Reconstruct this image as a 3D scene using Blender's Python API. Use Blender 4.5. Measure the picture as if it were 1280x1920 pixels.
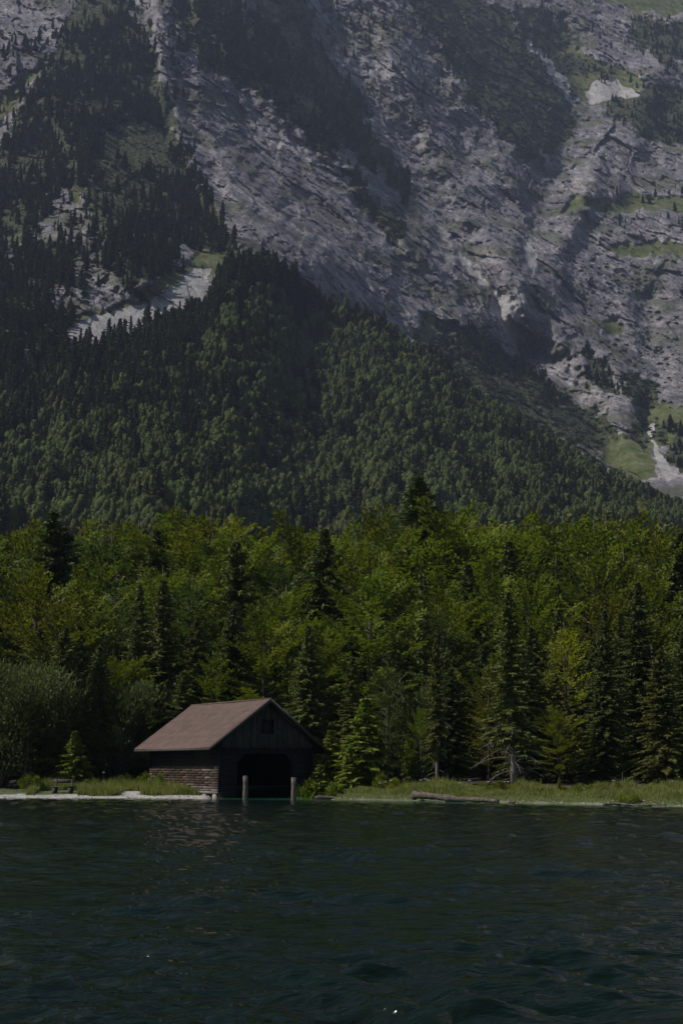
import bpy, math
import numpy as np
from math import radians as R_

SC = bpy.context.scene
for _o in list(bpy.data.objects): bpy.data.objects.remove(_o)
COL = SC.collection
rng = np.random.default_rng(7)

# ------------------------------------------------------------------ camera, sky, sun, exposure
CAM_H, PITCH, FPX = 2.2, R_(10.0), 2666.67
cam = bpy.data.cameras.new('camera'); cam.sensor_fit = 'VERTICAL'; cam.sensor_height = 36.0; cam.lens = 50.0
cam.clip_start = 0.1; cam.clip_end = 12000
co = bpy.data.objects.new('camera', cam); COL.objects.link(co)
co.location = (0, 0, CAM_H); co.rotation_euler = (R_(90) + PITCH, 0, 0); SC.camera = co

SUN_ELEV, SUN_AZ = R_(49.0), R_(-10.0)      # sun stands left of the view, a little on this side of it
sdir = np.array([-math.cos(SUN_AZ) * math.cos(SUN_ELEV), math.sin(SUN_AZ) * math.cos(SUN_ELEV), math.sin(SUN_ELEV)])
w = bpy.data.worlds.new('World'); SC.world = w; w.use_nodes = True
wn = w.node_tree.nodes; wl = w.node_tree.links; wn.clear()
sky = wn.new('ShaderNodeTexSky'); sky.sky_type = 'NISHITA'; sky.sun_disc = False
sky.sun_elevation = SUN_ELEV; sky.sun_rotation = math.atan2(sdir[0], sdir[1])
bg = wn.new('ShaderNodeBackground'); bg.inputs[1].default_value = 0.07
wo = wn.new('ShaderNodeOutputWorld'); wl.new(sky.outputs[0], bg.inputs[0]); wl.new(bg.outputs[0], wo.inputs[0])
sl = bpy.data.lights.new('sun', 'SUN'); sl.energy = 5.0; sl.angle = R_(0.5); sl.color = (1.0, 0.95, 0.88)
so = bpy.data.objects.new('sun', sl); COL.objects.link(so)
so.rotation_euler = (R_(90) - SUN_ELEV, 0, math.atan2(sdir[0], -sdir[1]))
so.location = (-60, 20, 80)
SC.view_settings.view_transform = 'Standard'; SC.view_settings.look = 'None'
SC.view_settings.exposure = -0.30; SC.view_settings.gamma = 1.0
SC.view_settings.use_curve_mapping = False
SC.cycles.use_denoising = True
SC.cycles.max_bounces = 6; SC.cycles.diffuse_bounces = 2; SC.cycles.glossy_bounces = 2
SC.cycles.transmission_bounces = 3; SC.cycles.volume_bounces = 0; SC.cycles.transparent_max_bounces = 4
SC.cycles.caustics_reflective = False; SC.cycles.caustics_refractive = False

# ------------------------------------------------------------------ helpers
def ray(px, py):
    a = (np.asarray(px, float) - 640) / FPX; b = (960 - np.asarray(py, float)) / FPX
    return a, math.cos(PITCH) - math.sin(PITCH) * b, math.sin(PITCH) + math.cos(PITCH) * b
def at_y(px, py, Y):
    """world point at forward distance Y seen in the direction (px,py)"""
    x, y, z = ray(px, py); t = Y / y
    return x * t, y * t, CAM_H + z * t
def at_z(px, py, Z=0.0):
    x, y, z = ray(px, py); t = (Z - CAM_H) / z
    return x * t, y * t

def _hash(ix, iy, iz, seed):
    h = (ix.astype(np.int64) * 374761393 + iy.astype(np.int64) * 668265263 + iz.astype(np.int64) * 2147483647 + seed * 1274126177) & 0xffffffff
    h = ((h ^ (h >> 13)) * 1274126177) & 0xffffffff
    h = ((h ^ (h >> 16)) * 2246822519) & 0xffffffff
    return ((h ^ (h >> 15)) & 0xffffff) / float(0xffffff)
def vnoise(x, y, z, seed=0):
    ix, iy, iz = np.floor(x), np.floor(y), np.floor(z)
    fx, fy, fz = x - ix, y - iy, z - iz
    fx = fx * fx * (3 - 2 * fx); fy = fy * fy * (3 - 2 * fy); fz = fz * fz * (3 - 2 * fz)
    r = 0
    for dx in (0, 1):
        wx = fx if dx else 1 - fx
        for dy in (0, 1):
            wy = fy if dy else 1 - fy
            for dz in (0, 1):
                wz = fz if dz else 1 - fz
                r = r + _hash(ix + dx, iy + dy, iz + dz, seed) * wx * wy * wz
    return r * 2 - 1
def fbm(x, y, z=0.0, octv=4, seed=0, ridged=False, gain=0.5):
    x = np.asarray(x, float); y = np.asarray(y, float); z = np.zeros_like(x) + z
    a, s, r = 1.0, 1.0, 0.0
    for k in range(octv):
        n = vnoise(x * s, y * s, z * s, seed + k * 17)
        if ridged: n = 1 - 2 * np.abs(n)
        r = r + n * a; a *= gain; s *= 2.03
    return r

def facets(x, y, seed, tilt=1.0):
    """broken-rock relief: every cell of a jittered mosaic is a flat face with its own height and tilt (cell size 1)"""
    ix, iy = np.floor(x), np.floor(y); best = np.full(x.shape, 9.0); out = np.zeros(x.shape); z0 = np.zeros_like(ix)
    for dx in (-1, 0, 1):
        for dy in (-1, 0, 1):
            cx, cy = ix + dx, iy + dy
            px, py = cx + _hash(cx, cy, z0, seed), cy + _hash(cx, cy, z0, seed + 1)
            ex, ey = x - px, y - py; d = ex * ex + ey * ey; m = d < best
            val = (_hash(cx, cy, z0, seed + 2) * 2 - 1) + tilt * ((_hash(cx, cy, z0, seed + 3) * 2 - 1) * ex + (_hash(cx, cy, z0, seed + 4) * 2 - 1) * ey)
            best = np.where(m, d, best); out = np.where(m, val, out)
    return out
def mesh_np(name, V, F):
    """V (n,3); F (m,3|4) int array or list of such arrays"""
    if not isinstance(F, (list, tuple)): F = [F]
    F = [np.asarray(f, np.int32) for f in F if len(f)]
    me = bpy.data.meshes.new(name)
    V = np.asarray(V, np.float32)
    me.vertices.add(len(V)); me.vertices.foreach_set('co', V.ravel())
    me.loops.add(int(sum(f.size for f in F)))
    me.loops.foreach_set('vertex_index', np.concatenate([f.ravel() for f in F]))
    tot = np.concatenate([np.full(len(f), f.shape[1], np.int32) for f in F])
    st = np.concatenate([[0], np.cumsum(tot)[:-1]]).astype(np.int32)
    me.polygons.add(len(tot)); me.polygons.foreach_set('loop_start', st)
    me.update(calc_edges=True)
    return me
def smooth(me):
    me.polygons.foreach_set('use_smooth', np.ones(len(me.polygons), bool)); return me

def tag(o, label=None, cat=None, group=None, kind=None):
    if label: o['label'] = label
    if cat: o['category'] = cat
    if group: o['group'] = group
    if kind: o['kind'] = kind
    return o
def link(name, me, mat=None, parent=None, loc=None):
    o = bpy.data.objects.new(name, me)
    if mat is not None and not me.materials: me.materials.append(mat)
    COL.objects.link(o)
    if parent is not None: o.parent = parent
    if loc is not None: o.location = loc
    return o
def empty(name, loc=(0, 0, 0), rz=0.0):
    o = bpy.data.objects.new(name, None); COL.objects.link(o); o.location = loc; o.rotation_euler = (0, 0, rz); o.empty_display_size = .3
    return o

class MB:
    """collects shapes into one mesh"""
    def __init__(s): s.V = []; s.F3 = []; s.F4 = []; s.n = 0
    def add(s, V, F4=None, F3=None):
        V = np.asarray(V, float)
        if F4 is not None and len(F4): s.F4.append(np.asarray(F4) + s.n)
        if F3 is not None and len(F3): s.F3.append(np.asarray(F3) + s.n)
        s.V.append(V); s.n += len(V); return s
    def box(s, x0, x1, y0, y1, z0, z1, jit=0.0):
        V = np.array([[x, y, z] for z in (z0, z1) for y in (y0, y1) for x in (x0, x1)], float)
        if jit: V += rng.uniform(-jit, jit, V.shape)
        return s.add(V, [[0, 2, 3, 1], [4, 5, 7, 6], [0, 1, 5, 4], [2, 6, 7, 3], [0, 4, 6, 2], [1, 3, 7, 5]])
    def prism(s, pts, axis_vec):
        """extrude polygon pts (n,3) by axis_vec"""
        P = np.asarray(pts, float); n = len(P)
        V = np.vstack([P, P + np.asarray(axis_vec, float)])
        c0, c1 = P.mean(0), P.mean(0) + np.asarray(axis_vec, float)
        V = np.vstack([V, c0, c1])
        F4 = [[i, (i + 1) % n, n + (i + 1) % n, n + i] for i in range(n)]
        F3 = [[2 * n, (i + 1) % n, i] for i in range(n)] + [[2 * n + 1, n + i, n + (i + 1) % n] for i in range(n)]
        return s.add(V, F4, F3)
    def tube(s, pts, rad, sides=6, cap=True):
        P = np.asarray(pts, float); rad = np.asarray(rad, float) * np.ones(len(P))
        T = np.gradient(P, axis=0); T /= np.linalg.norm(T, axis=1)[:, None] + 1e-9
        up = np.array([0, 0, 1.0]) if abs(T[0][2]) < .9 else np.array([1.0, 0, 0])
        A = np.cross(T, up); A /= np.linalg.norm(A, axis=1)[:, None] + 1e-9; B = np.cross(T, A)
        an = np.arange(sides) * 2 * math.pi / sides
        V = P[:, None] + rad[:, None, None] * (A[:, None] * np.cos(an)[None, :, None] + B[:, None] * np.sin(an)[None, :, None])
        m = len(P); V = V.reshape(-1, 3); F = []
        for i in range(m - 1):
            for k in range(sides):
                F.append([i * sides + k, i * sides + (k + 1) % sides, (i + 1) * sides + (k + 1) % sides, (i + 1) * sides + k])
        F3 = []
        if cap:
            V = np.vstack([V, P[0], P[-1]]); a = m * sides
            F3 = [[a, (k + 1) % sides, k] for k in range(sides)] + [[a + 1, (m - 1) * sides + k, (m - 1) * sides + (k + 1) % sides] for k in range(sides)]
        return s.add(V, F, F3)
    def quads(s, V4):
        V4 = np.asarray(V4, float); n = len(V4)
        if n: s.add(V4.reshape(-1, 3), np.arange(n * 4).reshape(n, 4))
        return s
    def mesh(s, name):
        F = []
        if s.F4: F.append(np.concatenate(s.F4))
        if s.F3: F.append(np.concatenate(s.F3))
        return mesh_np(name, np.concatenate(s.V), F)

def leaves(C, D, N, L, W):
    """diamond leaf cards: centre C, axis D, plane normal N, length L, width W -> (n,4,3)"""
    D = D / (np.linalg.norm(D, axis=1)[:, None] + 1e-9)
    S = np.cross(N, D); S /= np.linalg.norm(S, axis=1)[:, None] + 1e-9
    L = np.asarray(L)[:, None]; W = np.asarray(W)[:, None]
    return np.stack([C - D * L * .5, C + S * W * .5 - D * L * .08, C + D * L * .5, C - S * W * .5 - D * L * .08], 1)

# ------------------------------------------------------------------ materials
def mat(name):
    m = bpy.data.materials.new(name); m.use_nodes = True
    n = m.node_tree.nodes; n.clear(); out = n.new('ShaderNodeOutputMaterial')
    return m, n, m.node_tree.links, out
def ramp(n, pts):
    r = n.new('ShaderNodeValToRGB'); e = r.color_ramp.elements
    while len(e) < len(pts): e.new(0.5)
    for i, (p, c) in enumerate(pts): e[i].position = p; e[i].color = (*c, 1)
    return r
def noise(n, l, scale, det=4, vec=None, rough=.55, dist=0):
    t = n.new('ShaderNodeTexNoise'); t.inputs['Scale'].default_value = scale; t.inputs['Detail'].default_value = det
    t.inputs['Roughness'].default_value = rough; t.inputs['Distortion'].default_value = dist
    if vec is not None: l.new(vec, t.inputs['Vector'])
    return t
def mapping(n, l, scale, kind='Object', rot=(0, 0, 0)):
    tc = n.new('ShaderNodeTexCoord'); mp = n.new('ShaderNodeMapping'); mp.inputs['Scale'].default_value = scale
    mp.inputs['Rotation'].default_value = rot
    l.new(tc.outputs[kind], mp.inputs['Vector']); return mp.outputs[0]
def foliage(name, c_dark, c_light, trans=.35, rough=.6, spec=.12, nscale=.6, rv=.35):
    m, n, l, out = mat(name)
    oi = n.new('ShaderNodeObjectInfo'); geo = n.new('ShaderNodeNewGeometry')
    vec = mapping(n, l, (1, 1, 1)); nt = noise(n, l, nscale, 2, vec)
    a = n.new('ShaderNodeMath'); a.operation = 'MULTIPLY_ADD'; l.new(geo.outputs['Random Per Island'], a.inputs[0]); a.inputs[1].default_value = .45; l.new(nt.outputs[0], a.inputs[2])
    b = n.new('ShaderNodeMath'); b.operation = 'MULTIPLY_ADD'; l.new(oi.outputs['Random'], b.inputs[0]); b.inputs[1].default_value = rv; l.new(a.outputs[0], b.inputs[2])
    r = ramp(n, [(.35, c_dark), (1.15 if False else 1.0, c_light)]); l.new(b.outputs[0], r.inputs[0])
    hs = n.new('ShaderNodeHueSaturation'); l.new(r.outputs[0], hs.inputs['Color'])
    mr = n.new('ShaderNodeMapRange'); l.new(oi.outputs['Random'], mr.inputs[0]); mr.inputs[3].default_value = .475; mr.inputs[4].default_value = .52
    l.new(mr.outputs[0], hs.inputs['Hue'])
    p = n.new('ShaderNodeBsdfPrincipled'); l.new(hs.outputs[0], p.inputs['Base Color']); p.inputs['Roughness'].default_value = rough
    p.inputs['Specular IOR Level'].default_value = spec
    t = n.new('ShaderNodeBsdfTranslucent'); g = n.new('ShaderNodeMixRGB'); g.blend_type = 'MULTIPLY'; g.inputs[0].default_value = 1
    l.new(hs.outputs[0], g.inputs[1]); g.inputs[2].default_value = (1.25, 1.35, .6, 1); l.new(g.outputs[0], t.inputs[0])
    mx = n.new('ShaderNodeMixShader'); mx.inputs[0].default_value = trans
    l.new(p.outputs[0], mx.inputs[1]); l.new(t.outputs[0], mx.inputs[2]); l.new(mx.outputs[0], out.inputs[0])
    return m
def rough_mat(name, cols, scale=(1, 1, 1), nscale=4, det=5, rough=.85, bump=.3, bdist=.02, rv=0.0, spec=.2, kind='Object'):
    """noise-coloured matt surface; rv = brightness spread from object to object"""
    m, n, l, out = mat(name); vec = mapping(n, l, scale, kind); nt = noise(n, l, nscale, det, vec, .62)
    k = len(cols); r = ramp(n, [(.3 + .4 * i / max(1, k - 1), c) for i, c in enumerate(cols)]); l.new(nt.outputs[0], r.inputs[0])
    src = r.outputs[0]
    if rv:
        oi = n.new('ShaderNodeObjectInfo'); mr = n.new('ShaderNodeMapRange'); l.new(oi.outputs['Random'], mr.inputs[0])
        mr.inputs[3].default_value = 1 - rv; mr.inputs[4].default_value = 1 + rv
        hs = n.new('ShaderNodeHueSaturation'); l.new(src, hs.inputs['Color']); l.new(mr.outputs[0], hs.inputs['Value']); src = hs.outputs[0]
    p = n.new('ShaderNodeBsdfPrincipled'); l.new(src, p.inputs['Base Color']); p.inputs['Roughness'].default_value = rough
    p.inputs['Specular IOR Level'].default_value = spec
    b = n.new('ShaderNodeBump'); b.inputs['Strength'].default_value = bump; b.inputs['Distance'].default_value = bdist
    l.new(nt.outputs[0], b.inputs['Height']); l.new(b.outputs[0], p.inputs['Normal']); l.new(p.outputs[0], out.inputs[0])
    return m

M_beech = foliage('beech_leaves', (.014, .025, .005), (.145, .172, .018), trans=.34, rv=.55, nscale=.45)
M_maple = foliage('cooler_broad_leaves', (.017, .031, .011), (.082, .115, .030), trans=.28, rv=.4)
M_gold = foliage('yellow_green_leaves', (.07, .09, .008), (.25, .24, .025), trans=.45)
M_spruce = foliage('spruce_needles', (.024, .036, .010), (.10, .125, .036), trans=.12, rough=.6)
M_spruce_y = foliage('thin_spruce_needles', (.036, .046, .012), (.135, .155, .040), trans=.15, rough=.6)
M_young = foliage('young_spruce_needles', (.05, .065, .010), (.20, .23, .035), trans=.2, rough=.6)
M_willow = foliage('willow_leaves', (.030, .040, .014), (.105, .125, .048), trans=.25)
M_far_con = foliage('far_conifer', (.018, .027, .012), (.072, .088, .036), trans=.10, nscale=.3, rv=.6, rough=.9, spec=.05)
M_far_bro = foliage('far_broadleaf', (.020, .033, .012), (.092, .116, .036), trans=.15, nscale=.25, rv=.7, rough=.9, spec=.05)
M_shrub = foliage('mountain_shrub', (.014, .024, .009), (.060, .084, .024), trans=.08, nscale=.3, rv=.5, rough=.9, spec=.05)
M_grass = foliage('bank_grass', (.045, .065, .016), (.24, .25, .085), trans=.35, nscale=.8)
M_bark = rough_mat('bark', [(.045, .035, .027), (.12, .10, .085)], (1, 1, .25), 9, rough=.9, bump=.6)
M_barkg = rough_mat('grey_dead_wood', [(.10, .085, .075), (.22, .195, .18)], (1, 1, .3), 8, rough=.9, bump=.5)
M_umbel = rough_mat('white_flowers', [(.6, .6, .52), (.8, .8, .74)], nscale=20)

# ------------------------------------------------------------------ far terrain, sampled along bearings from the lake
def poly_sd(pl, u, v):
    """distance to a polyline (px) and side sign (+ = right of travel direction in the picture sense)"""
    best = np.full(u.shape, 1e9); sg = np.ones(u.shape); T = np.zeros(u.shape)
    acc = 0.0
    for (x0, y0), (x1, y1) in zip(pl[:-1], pl[1:]):
        dx, dy = x1 - x0, y1 - y0; L2 = dx * dx + dy * dy
        t = np.clip(((u - x0) * dx + (v - y0) * dy) / L2, 0, 1)
        ex, ey = u - (x0 + t * dx), v - (y0 + t * dy); d = np.hypot(ex, ey)
        m = d < best; best = np.where(m, d, best); sg = np.where(m, np.sign(-(dx * ey - dy * ex)), sg)
    return best, sg
def in_poly(pl, u, v):
    c = np.zeros(u.shape, bool); n = len(pl)
    for i in range(n):
        x0, y0 = pl[i]; x1, y1 = pl[(i + 1) % n]
        if y0 == y1: continue
        c ^= ((y0 > v) != (y1 > v)) & (u < (x1 - x0) * (v - y0) / (y1 - y0) + x0)
    return c
def sstep(a, b, x):
    t = np.clip((x - a) / (b - a), 0, 1); return t * t * (3 - 2 * t)

CP = np.array([
 (-500,-170,2000),(-150,-170,2050),(200,-170,2150),(500,-170,2350),(700,-170,2650),(1000,-170,3050),(1300,-170,3150),(1780,-170,3200),
 (-500,0,1750),(0,0,1850),(250,0,1880),(450,0,2020),(640,0,2300),(850,0,2520),(1000,0,2720),(1280,0,2850),(1780,0,2900),
 (0,200,1650),(200,200,1630),(330,200,1700),(500,200,1850),(640,200,2000),(800,200,2220),(950,200,2350),(1100,200,2480),(1280,200,2520),
 (-500,400,1400),(0,400,1400),(200,400,1390),(400,400,1490),(550,400,1620),(740,400,1850),(900,400,2030),(1000,400,2110),(1150,400,2180),(1280,400,2200),(1780,400,2200),
 (0,500,1240),(150,500,1215),(300,500,1230),(430,500,1270),(280,560,1185),(170,600,1120),(400,540,1220),(600,500,1500),(800,500,1760),(950,500,1890),(1100,500,1990),(1280,500,2010),
 (-500,650,1000),(0,650,1010),(150,650,1025),(300,650,1080),(600,650,1400),(800,650,1560),(1000,650,1750),(1150,650,1830),(1280,650,1850),(1780,650,1800),
 (0,800,950),(600,800,1250),(900,800,1450),(1100,800,1560),(1200,800,1560),(1280,800,1540),
 (-500,950,850),(0,950,860),(600,950,1100),(900,950,1250),(1200,950,1270),(1280,950,1250),(1780,950,1250)], float)
def tps_fit(P, lam=1e-3):
    X = P[:, :2] / 500.0; n = len(X)
    d = np.linalg.norm(X[:, None] - X[None], axis=2); K = np.where(d > 0, d * d * np.log(d + 1e-12), 0) + lam * np.eye(n)
    Q = np.hstack([np.ones((n, 1)), X]); A = np.block([[K, Q], [Q.T, np.zeros((3, 3))]])
    s = np.linalg.solve(A, np.concatenate([P[:, 2], [0, 0, 0]])); return X, s
_TX, _TS = tps_fit(CP, .02)
def tps(u, v):
    U = np.stack([u.ravel(), v.ravel()], 1) / 500.0; r = np.zeros(len(U))
    for i in range(len(_TX)):
        d2 = ((U - _TX[i]) ** 2).sum(1); r += _TS[i] * .5 * d2 * np.log(d2 + 1e-12)
    r += _TS[-3] + _TS[-2] * U[:, 0] + _TS[-1] * U[:, 1]
    return r.reshape(u.shape)

RIBS = [  # polyline, height toward the lake, width left, width right (px)
 ([(230,-170),(285,-30),(310,90),(332,200),(345,270),(390,345),(425,410),(470,470),(560,520)], 55, 190, 34),
 ([(330,-170),(400,20),(470,110),(540,195),(620,270),(690,340),(745,400),(800,470),(880,530),(945,580)], 58, 120, 55),
 ([(690,-170),(790,40),(850,130),(905,210),(948,275),(925,330),(905,400),(930,470),(975,520)], 62, 110, 80),
 ([(1120,300),(1075,400),(1030,470),(1030,540),(1080,600),(1150,680),(1180,740)], 45, 40, 130),
 ([(640,-170),(720,40),(760,140),(820,260),(860,350)], 40, 60, 50),
 ([(0,120),(100,200),(170,330),(200,420),(250,520)], 45, 90, 60),
 ([(430,330),(520,420),(620,500),(700,560)], 22, 60, 40),
 ([(1240,120),(1180,240),(1150,330),(1120,380)], 40, 60, 60),
]
GULLIES = [
 ([(560,-170),(610,40),(650,140),(710,240),(770,360),(830,450),(885,520),(935,605),(985,668)], 52, 70, 60),
 ([(1050,60),(1085,190),(1060,300),(1025,380),(1005,470),(995,560),(1003,660)], 34, 60, 55),
 ([(1003,660),(1060,720),(1110,780),(1150,850)], 55, 45, 60),
 ([(345,-170),(360,60),(352,200),(380,300),(440,400)], 20, 30, 60),
 ([(1210,560),(1225,680),(1215,800)], 30, 40, 40),
]
def wall_R(u, v):
    # wobble of the coordinates keeps the ridges from running straight
    wu = u + 14 * fbm(u / 90., v / 90., 1.3, 3, 5) + 4 * fbm(u / 17., v / 17., 0, 2, 6)
    wv = v + 14 * fbm(u / 90., v / 90., 7.3, 3, 8) + 4 * fbm(u / 17., v / 17., 3, 2, 9)
    r = tps(u, v)
    for pl, A, wl_, wr_ in RIBS:
        d, s = poly_sd(pl, wu, wv)
        # left of travel (downwards) in the picture is s<0
        wdt = np.where(s > 0, wl_, wr_); q = np.clip(1 - d / wdt, 0, 1)
        r = r - A * q * q * (3 - 2 * q) * .9
    for pl, A, wl_, wr_ in GULLIES:
        d, s = poly_sd(pl, wu, wv); wdt = np.where(s > 0, wl_, wr_); q = np.clip(1 - d / wdt, 0, 1)
        r = r + A * q * q * (3 - 2 * q) * .9
    # rock relief in metres, slightly stretched along the fall line
    x, y, z = at_y(u, v, r)
    a = .55; X = x * math.cos(a) + z * math.sin(a); Z = -x * math.sin(a) + z * math.cos(a)
    wx_ = 4 * fbm(X / 30, Z / 30, 0, 3, 22); wz_ = 4 * fbm(X / 30, Z / 30, 4, 3, 23)
    rel = 20 * fbm(X / 150, Z / 300, y / 400, 3, 21, True, .5) + 2.5 * fbm(X / 24, Z / 60, y / 110, 4, 31, True, .62)
    rel += 4.6 * facets((X + wx_) / 42, (Z + wz_) / 110, 61, 2.0) + 2.7 * facets((X + wx_) / 17, (Z + wz_) / 40, 67, 2.2)
    rel += 2.0 * facets((X + wx_ * .5) / 7.5, (Z + wz_ * .5) / 15, 73, 2.2) + 1.0 * fbm(X / 4., Z / 6., y / 18, 3, 41, True, .6)
    return r, rel

# regions of the wall (px outlines of what grows or lies there, plus dark cover for a shadow band)
FOREST = [
 [(-60,330),(20,240),(30,190),(90,150),(110,90),(130,30),(190,-40),(270,40),(300,150),(330,250),(375,330),(425,410),(450,470),(395,480),(330,455),(270,430),(215,445),(170,400),(110,340),(90,400),(60,440),(-60,450)],
 [(470,-60),(560,-60),(600,80),(650,150),(700,235),(750,310),(785,365),(765,395),(715,335),(655,285),(590,235),(540,185),(500,120),(480,60)],
 [(640,295),(700,365),(762,430),(745,455),(690,390),(650,340)],
 [(345,-60),(420,-60),(470,70),(520,160),(600,230),(650,300),(600,290),(520,205),(440,150),(370,130),(345,60)],
 [(955,10),(1040,20),(1085,80),(1050,105),(1000,100),(970,50)],
 [(1140,180),(1200,168),(1340,150),(1340,290),(1220,265),(1150,220)],
 [(1170,30),(1230,50),(1340,40),(1340,110),(1240,115),(1190,90)],
 [(800,605),(870,612),(930,645),(1000,690),(1060,735),(1090,765),(1040,755),(960,705),(900,690),(840,655)],  # dark tree cover standing in for the shadow band right of the spur
 [(1075,660),(1120,665),(1150,700),(1160,740),(1110,730)],
 [(-60,560),(60,540),(120,580),(125,660),(-60,660)], [(60,445),(150,470),(125,545),(30,520)], [(230,450),(330,455),(300,515),(240,545),(195,500)], [(-60,440),(10,450),(20,520),(-60,530)],
 [(1250,800),(1340,780),(1340,890),(1262,880)],
]
SHRUB = [
 [(740,-60),(870,-60),(960,30),(1010,110),(1080,180),(1072,250),(1020,300),(960,290),(940,240),(900,220),(860,150),(800,60)],
 [(1040,120),(1100,110),(1130,125),(1100,145),(1050,140)],
 [(280,-60),(400,-60),(480,100),(440,110),(330,40)],
 [(690,380),(760,430),(750,460),(700,420)],
 [(1190,780),(1240,785),(1220,840),(1180,820)],
 [(1110,780),(1150,770),(1160,820),(1125,840)], [(1180,700),(1240,720),(1230,760),(1170,740)],
 [(785,640),(870,612),(1000,690),(1095,765),(1135,850),(1060,840),(960,780),(860,715)],  # scrub cover added to paint the shadowed strip behind the spur dark
]
GRASS = [
 [(1090,372),(1180,362),(1290,372),(1290,395),(1180,398),(1080,392),(1020,400)],
 [(1130,470),(1200,452),(1290,455),(1290,475),(1160,484)],
 [(375,458),(430,462),(460,490),(430,505),(330,540),(240,590),(130,610),(120,600),(230,570),(330,510)],
 [(1190,765),(1250,755),(1340,770),(1340,840),(1240,840),(1190,830)],  [(1125,815),(1200,800),(1238,900),(1160,890),(1120,860)],
 [(115,270),(135,280),(160,390),(130,380),(110,330)],
 [(0,180),(90,110),(60,160),(0,240)],
 [(960,30),(1080,90),(1200,150),(1160,200),(1080,180),(1020,110)],
 [(780,590),(860,600),(850,650),(790,640)],
 [(1110,590),(1150,600),(1175,625),(1140,635)],
 [(0,290),(10,290),(14,330),(0,330)],
 [(1070,-40),(1300,-40),(1300,30),(1180,20)],
 [(0,440),(40,430),(50,455),(-40,480)],
]
SCREE = [
 [(128,612),(200,590),(280,566),(330,535),(365,505),(392,500),(404,560),(380,600),(300,640),(200,665),(120,665)],
 [(428,505),(457,500),(460,560),(425,560)],
 [(1090,168),(1118,152),(1150,148),(1203,172),(1190,180),(1140,184),(1115,196),(1100,192)],
 [(1216,802),(1226,792),(1227,830),(1244,858),(1262,895),(1250,905),(1234,880),(1222,845)],
 [(915,545),(950,548),(985,605),(1006,655),(990,668),(950,630),(920,590)],
 [(985,430),(1003,470),(1000,520),(985,500)], [(850,470),(880,490),(915,545),(890,530)],
 [(985,55),(1000,80),(1045,130),(1085,188),(1075,192),(1030,140),(990,90)],
]
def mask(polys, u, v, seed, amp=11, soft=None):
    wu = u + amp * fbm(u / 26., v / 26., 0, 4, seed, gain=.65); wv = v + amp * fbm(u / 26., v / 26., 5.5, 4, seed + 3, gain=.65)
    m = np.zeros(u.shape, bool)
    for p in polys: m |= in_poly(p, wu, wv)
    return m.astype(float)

us = np.concatenate([np.linspace(-500, -32, 40), np.linspace(-30, 1310, 716), np.linspace(1312, 1780, 40)])
vs = np.concatenate([np.linspace(-170, -4, 40), np.linspace(-2, 900, 540), np.linspace(905, 1010, 8)])
UU, VV = np.meshgrid(us, vs)
R0, REL = wall_R(UU, VV)
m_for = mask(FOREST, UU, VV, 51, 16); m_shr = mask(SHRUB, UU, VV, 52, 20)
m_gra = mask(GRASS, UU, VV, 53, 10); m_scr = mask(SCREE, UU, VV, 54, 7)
calm = np.clip(1 - .65 * np.maximum(m_scr, m_gra * .8) - .3 * m_for, 0, 1)
def blur(a, k=2):
    for _ in range(k):
        a = (a + np.roll(a, 1, 0) + np.roll(a, -1, 0) + np.roll(a, 1, 1) + np.roll(a, -1, 1)) / 5
    return a
calm = blur(calm, 4)
RW = R0 - REL * calm
XW, YW, ZW = at_y(UU, VV, RW)
ny, nx = UU.shape
def grid_faces(ny, nx):
    i = (np.arange(ny - 1)[:, None] * nx + np.arange(nx - 1)[None]).ravel()
    return np.stack([i, i + nx, i + nx + 1, i + 1], 1)
me = mesh_np('mountain', np.stack([XW, YW, ZW], 2).reshape(-1, 3), grid_faces(ny, nx))
# slopes hidden below the spur are grassy/wooded too; thin turf grows on gentler rock
turf = sstep(.12, .85, fbm(XW / 45, ZW / 30, YW / 60, 4, 77) + .25 * np.clip((ZW - 300) / 900, 0, 1) + .40 * sstep(380, 260, UU) * sstep(330, 420, VV))
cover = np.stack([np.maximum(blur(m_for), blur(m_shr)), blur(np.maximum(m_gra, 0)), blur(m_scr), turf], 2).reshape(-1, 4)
ca = me.color_attributes.new('cover', 'FLOAT_COLOR', 'POINT'); ca.data.foreach_set('color', cover.astype(np.float32).ravel())

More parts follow.
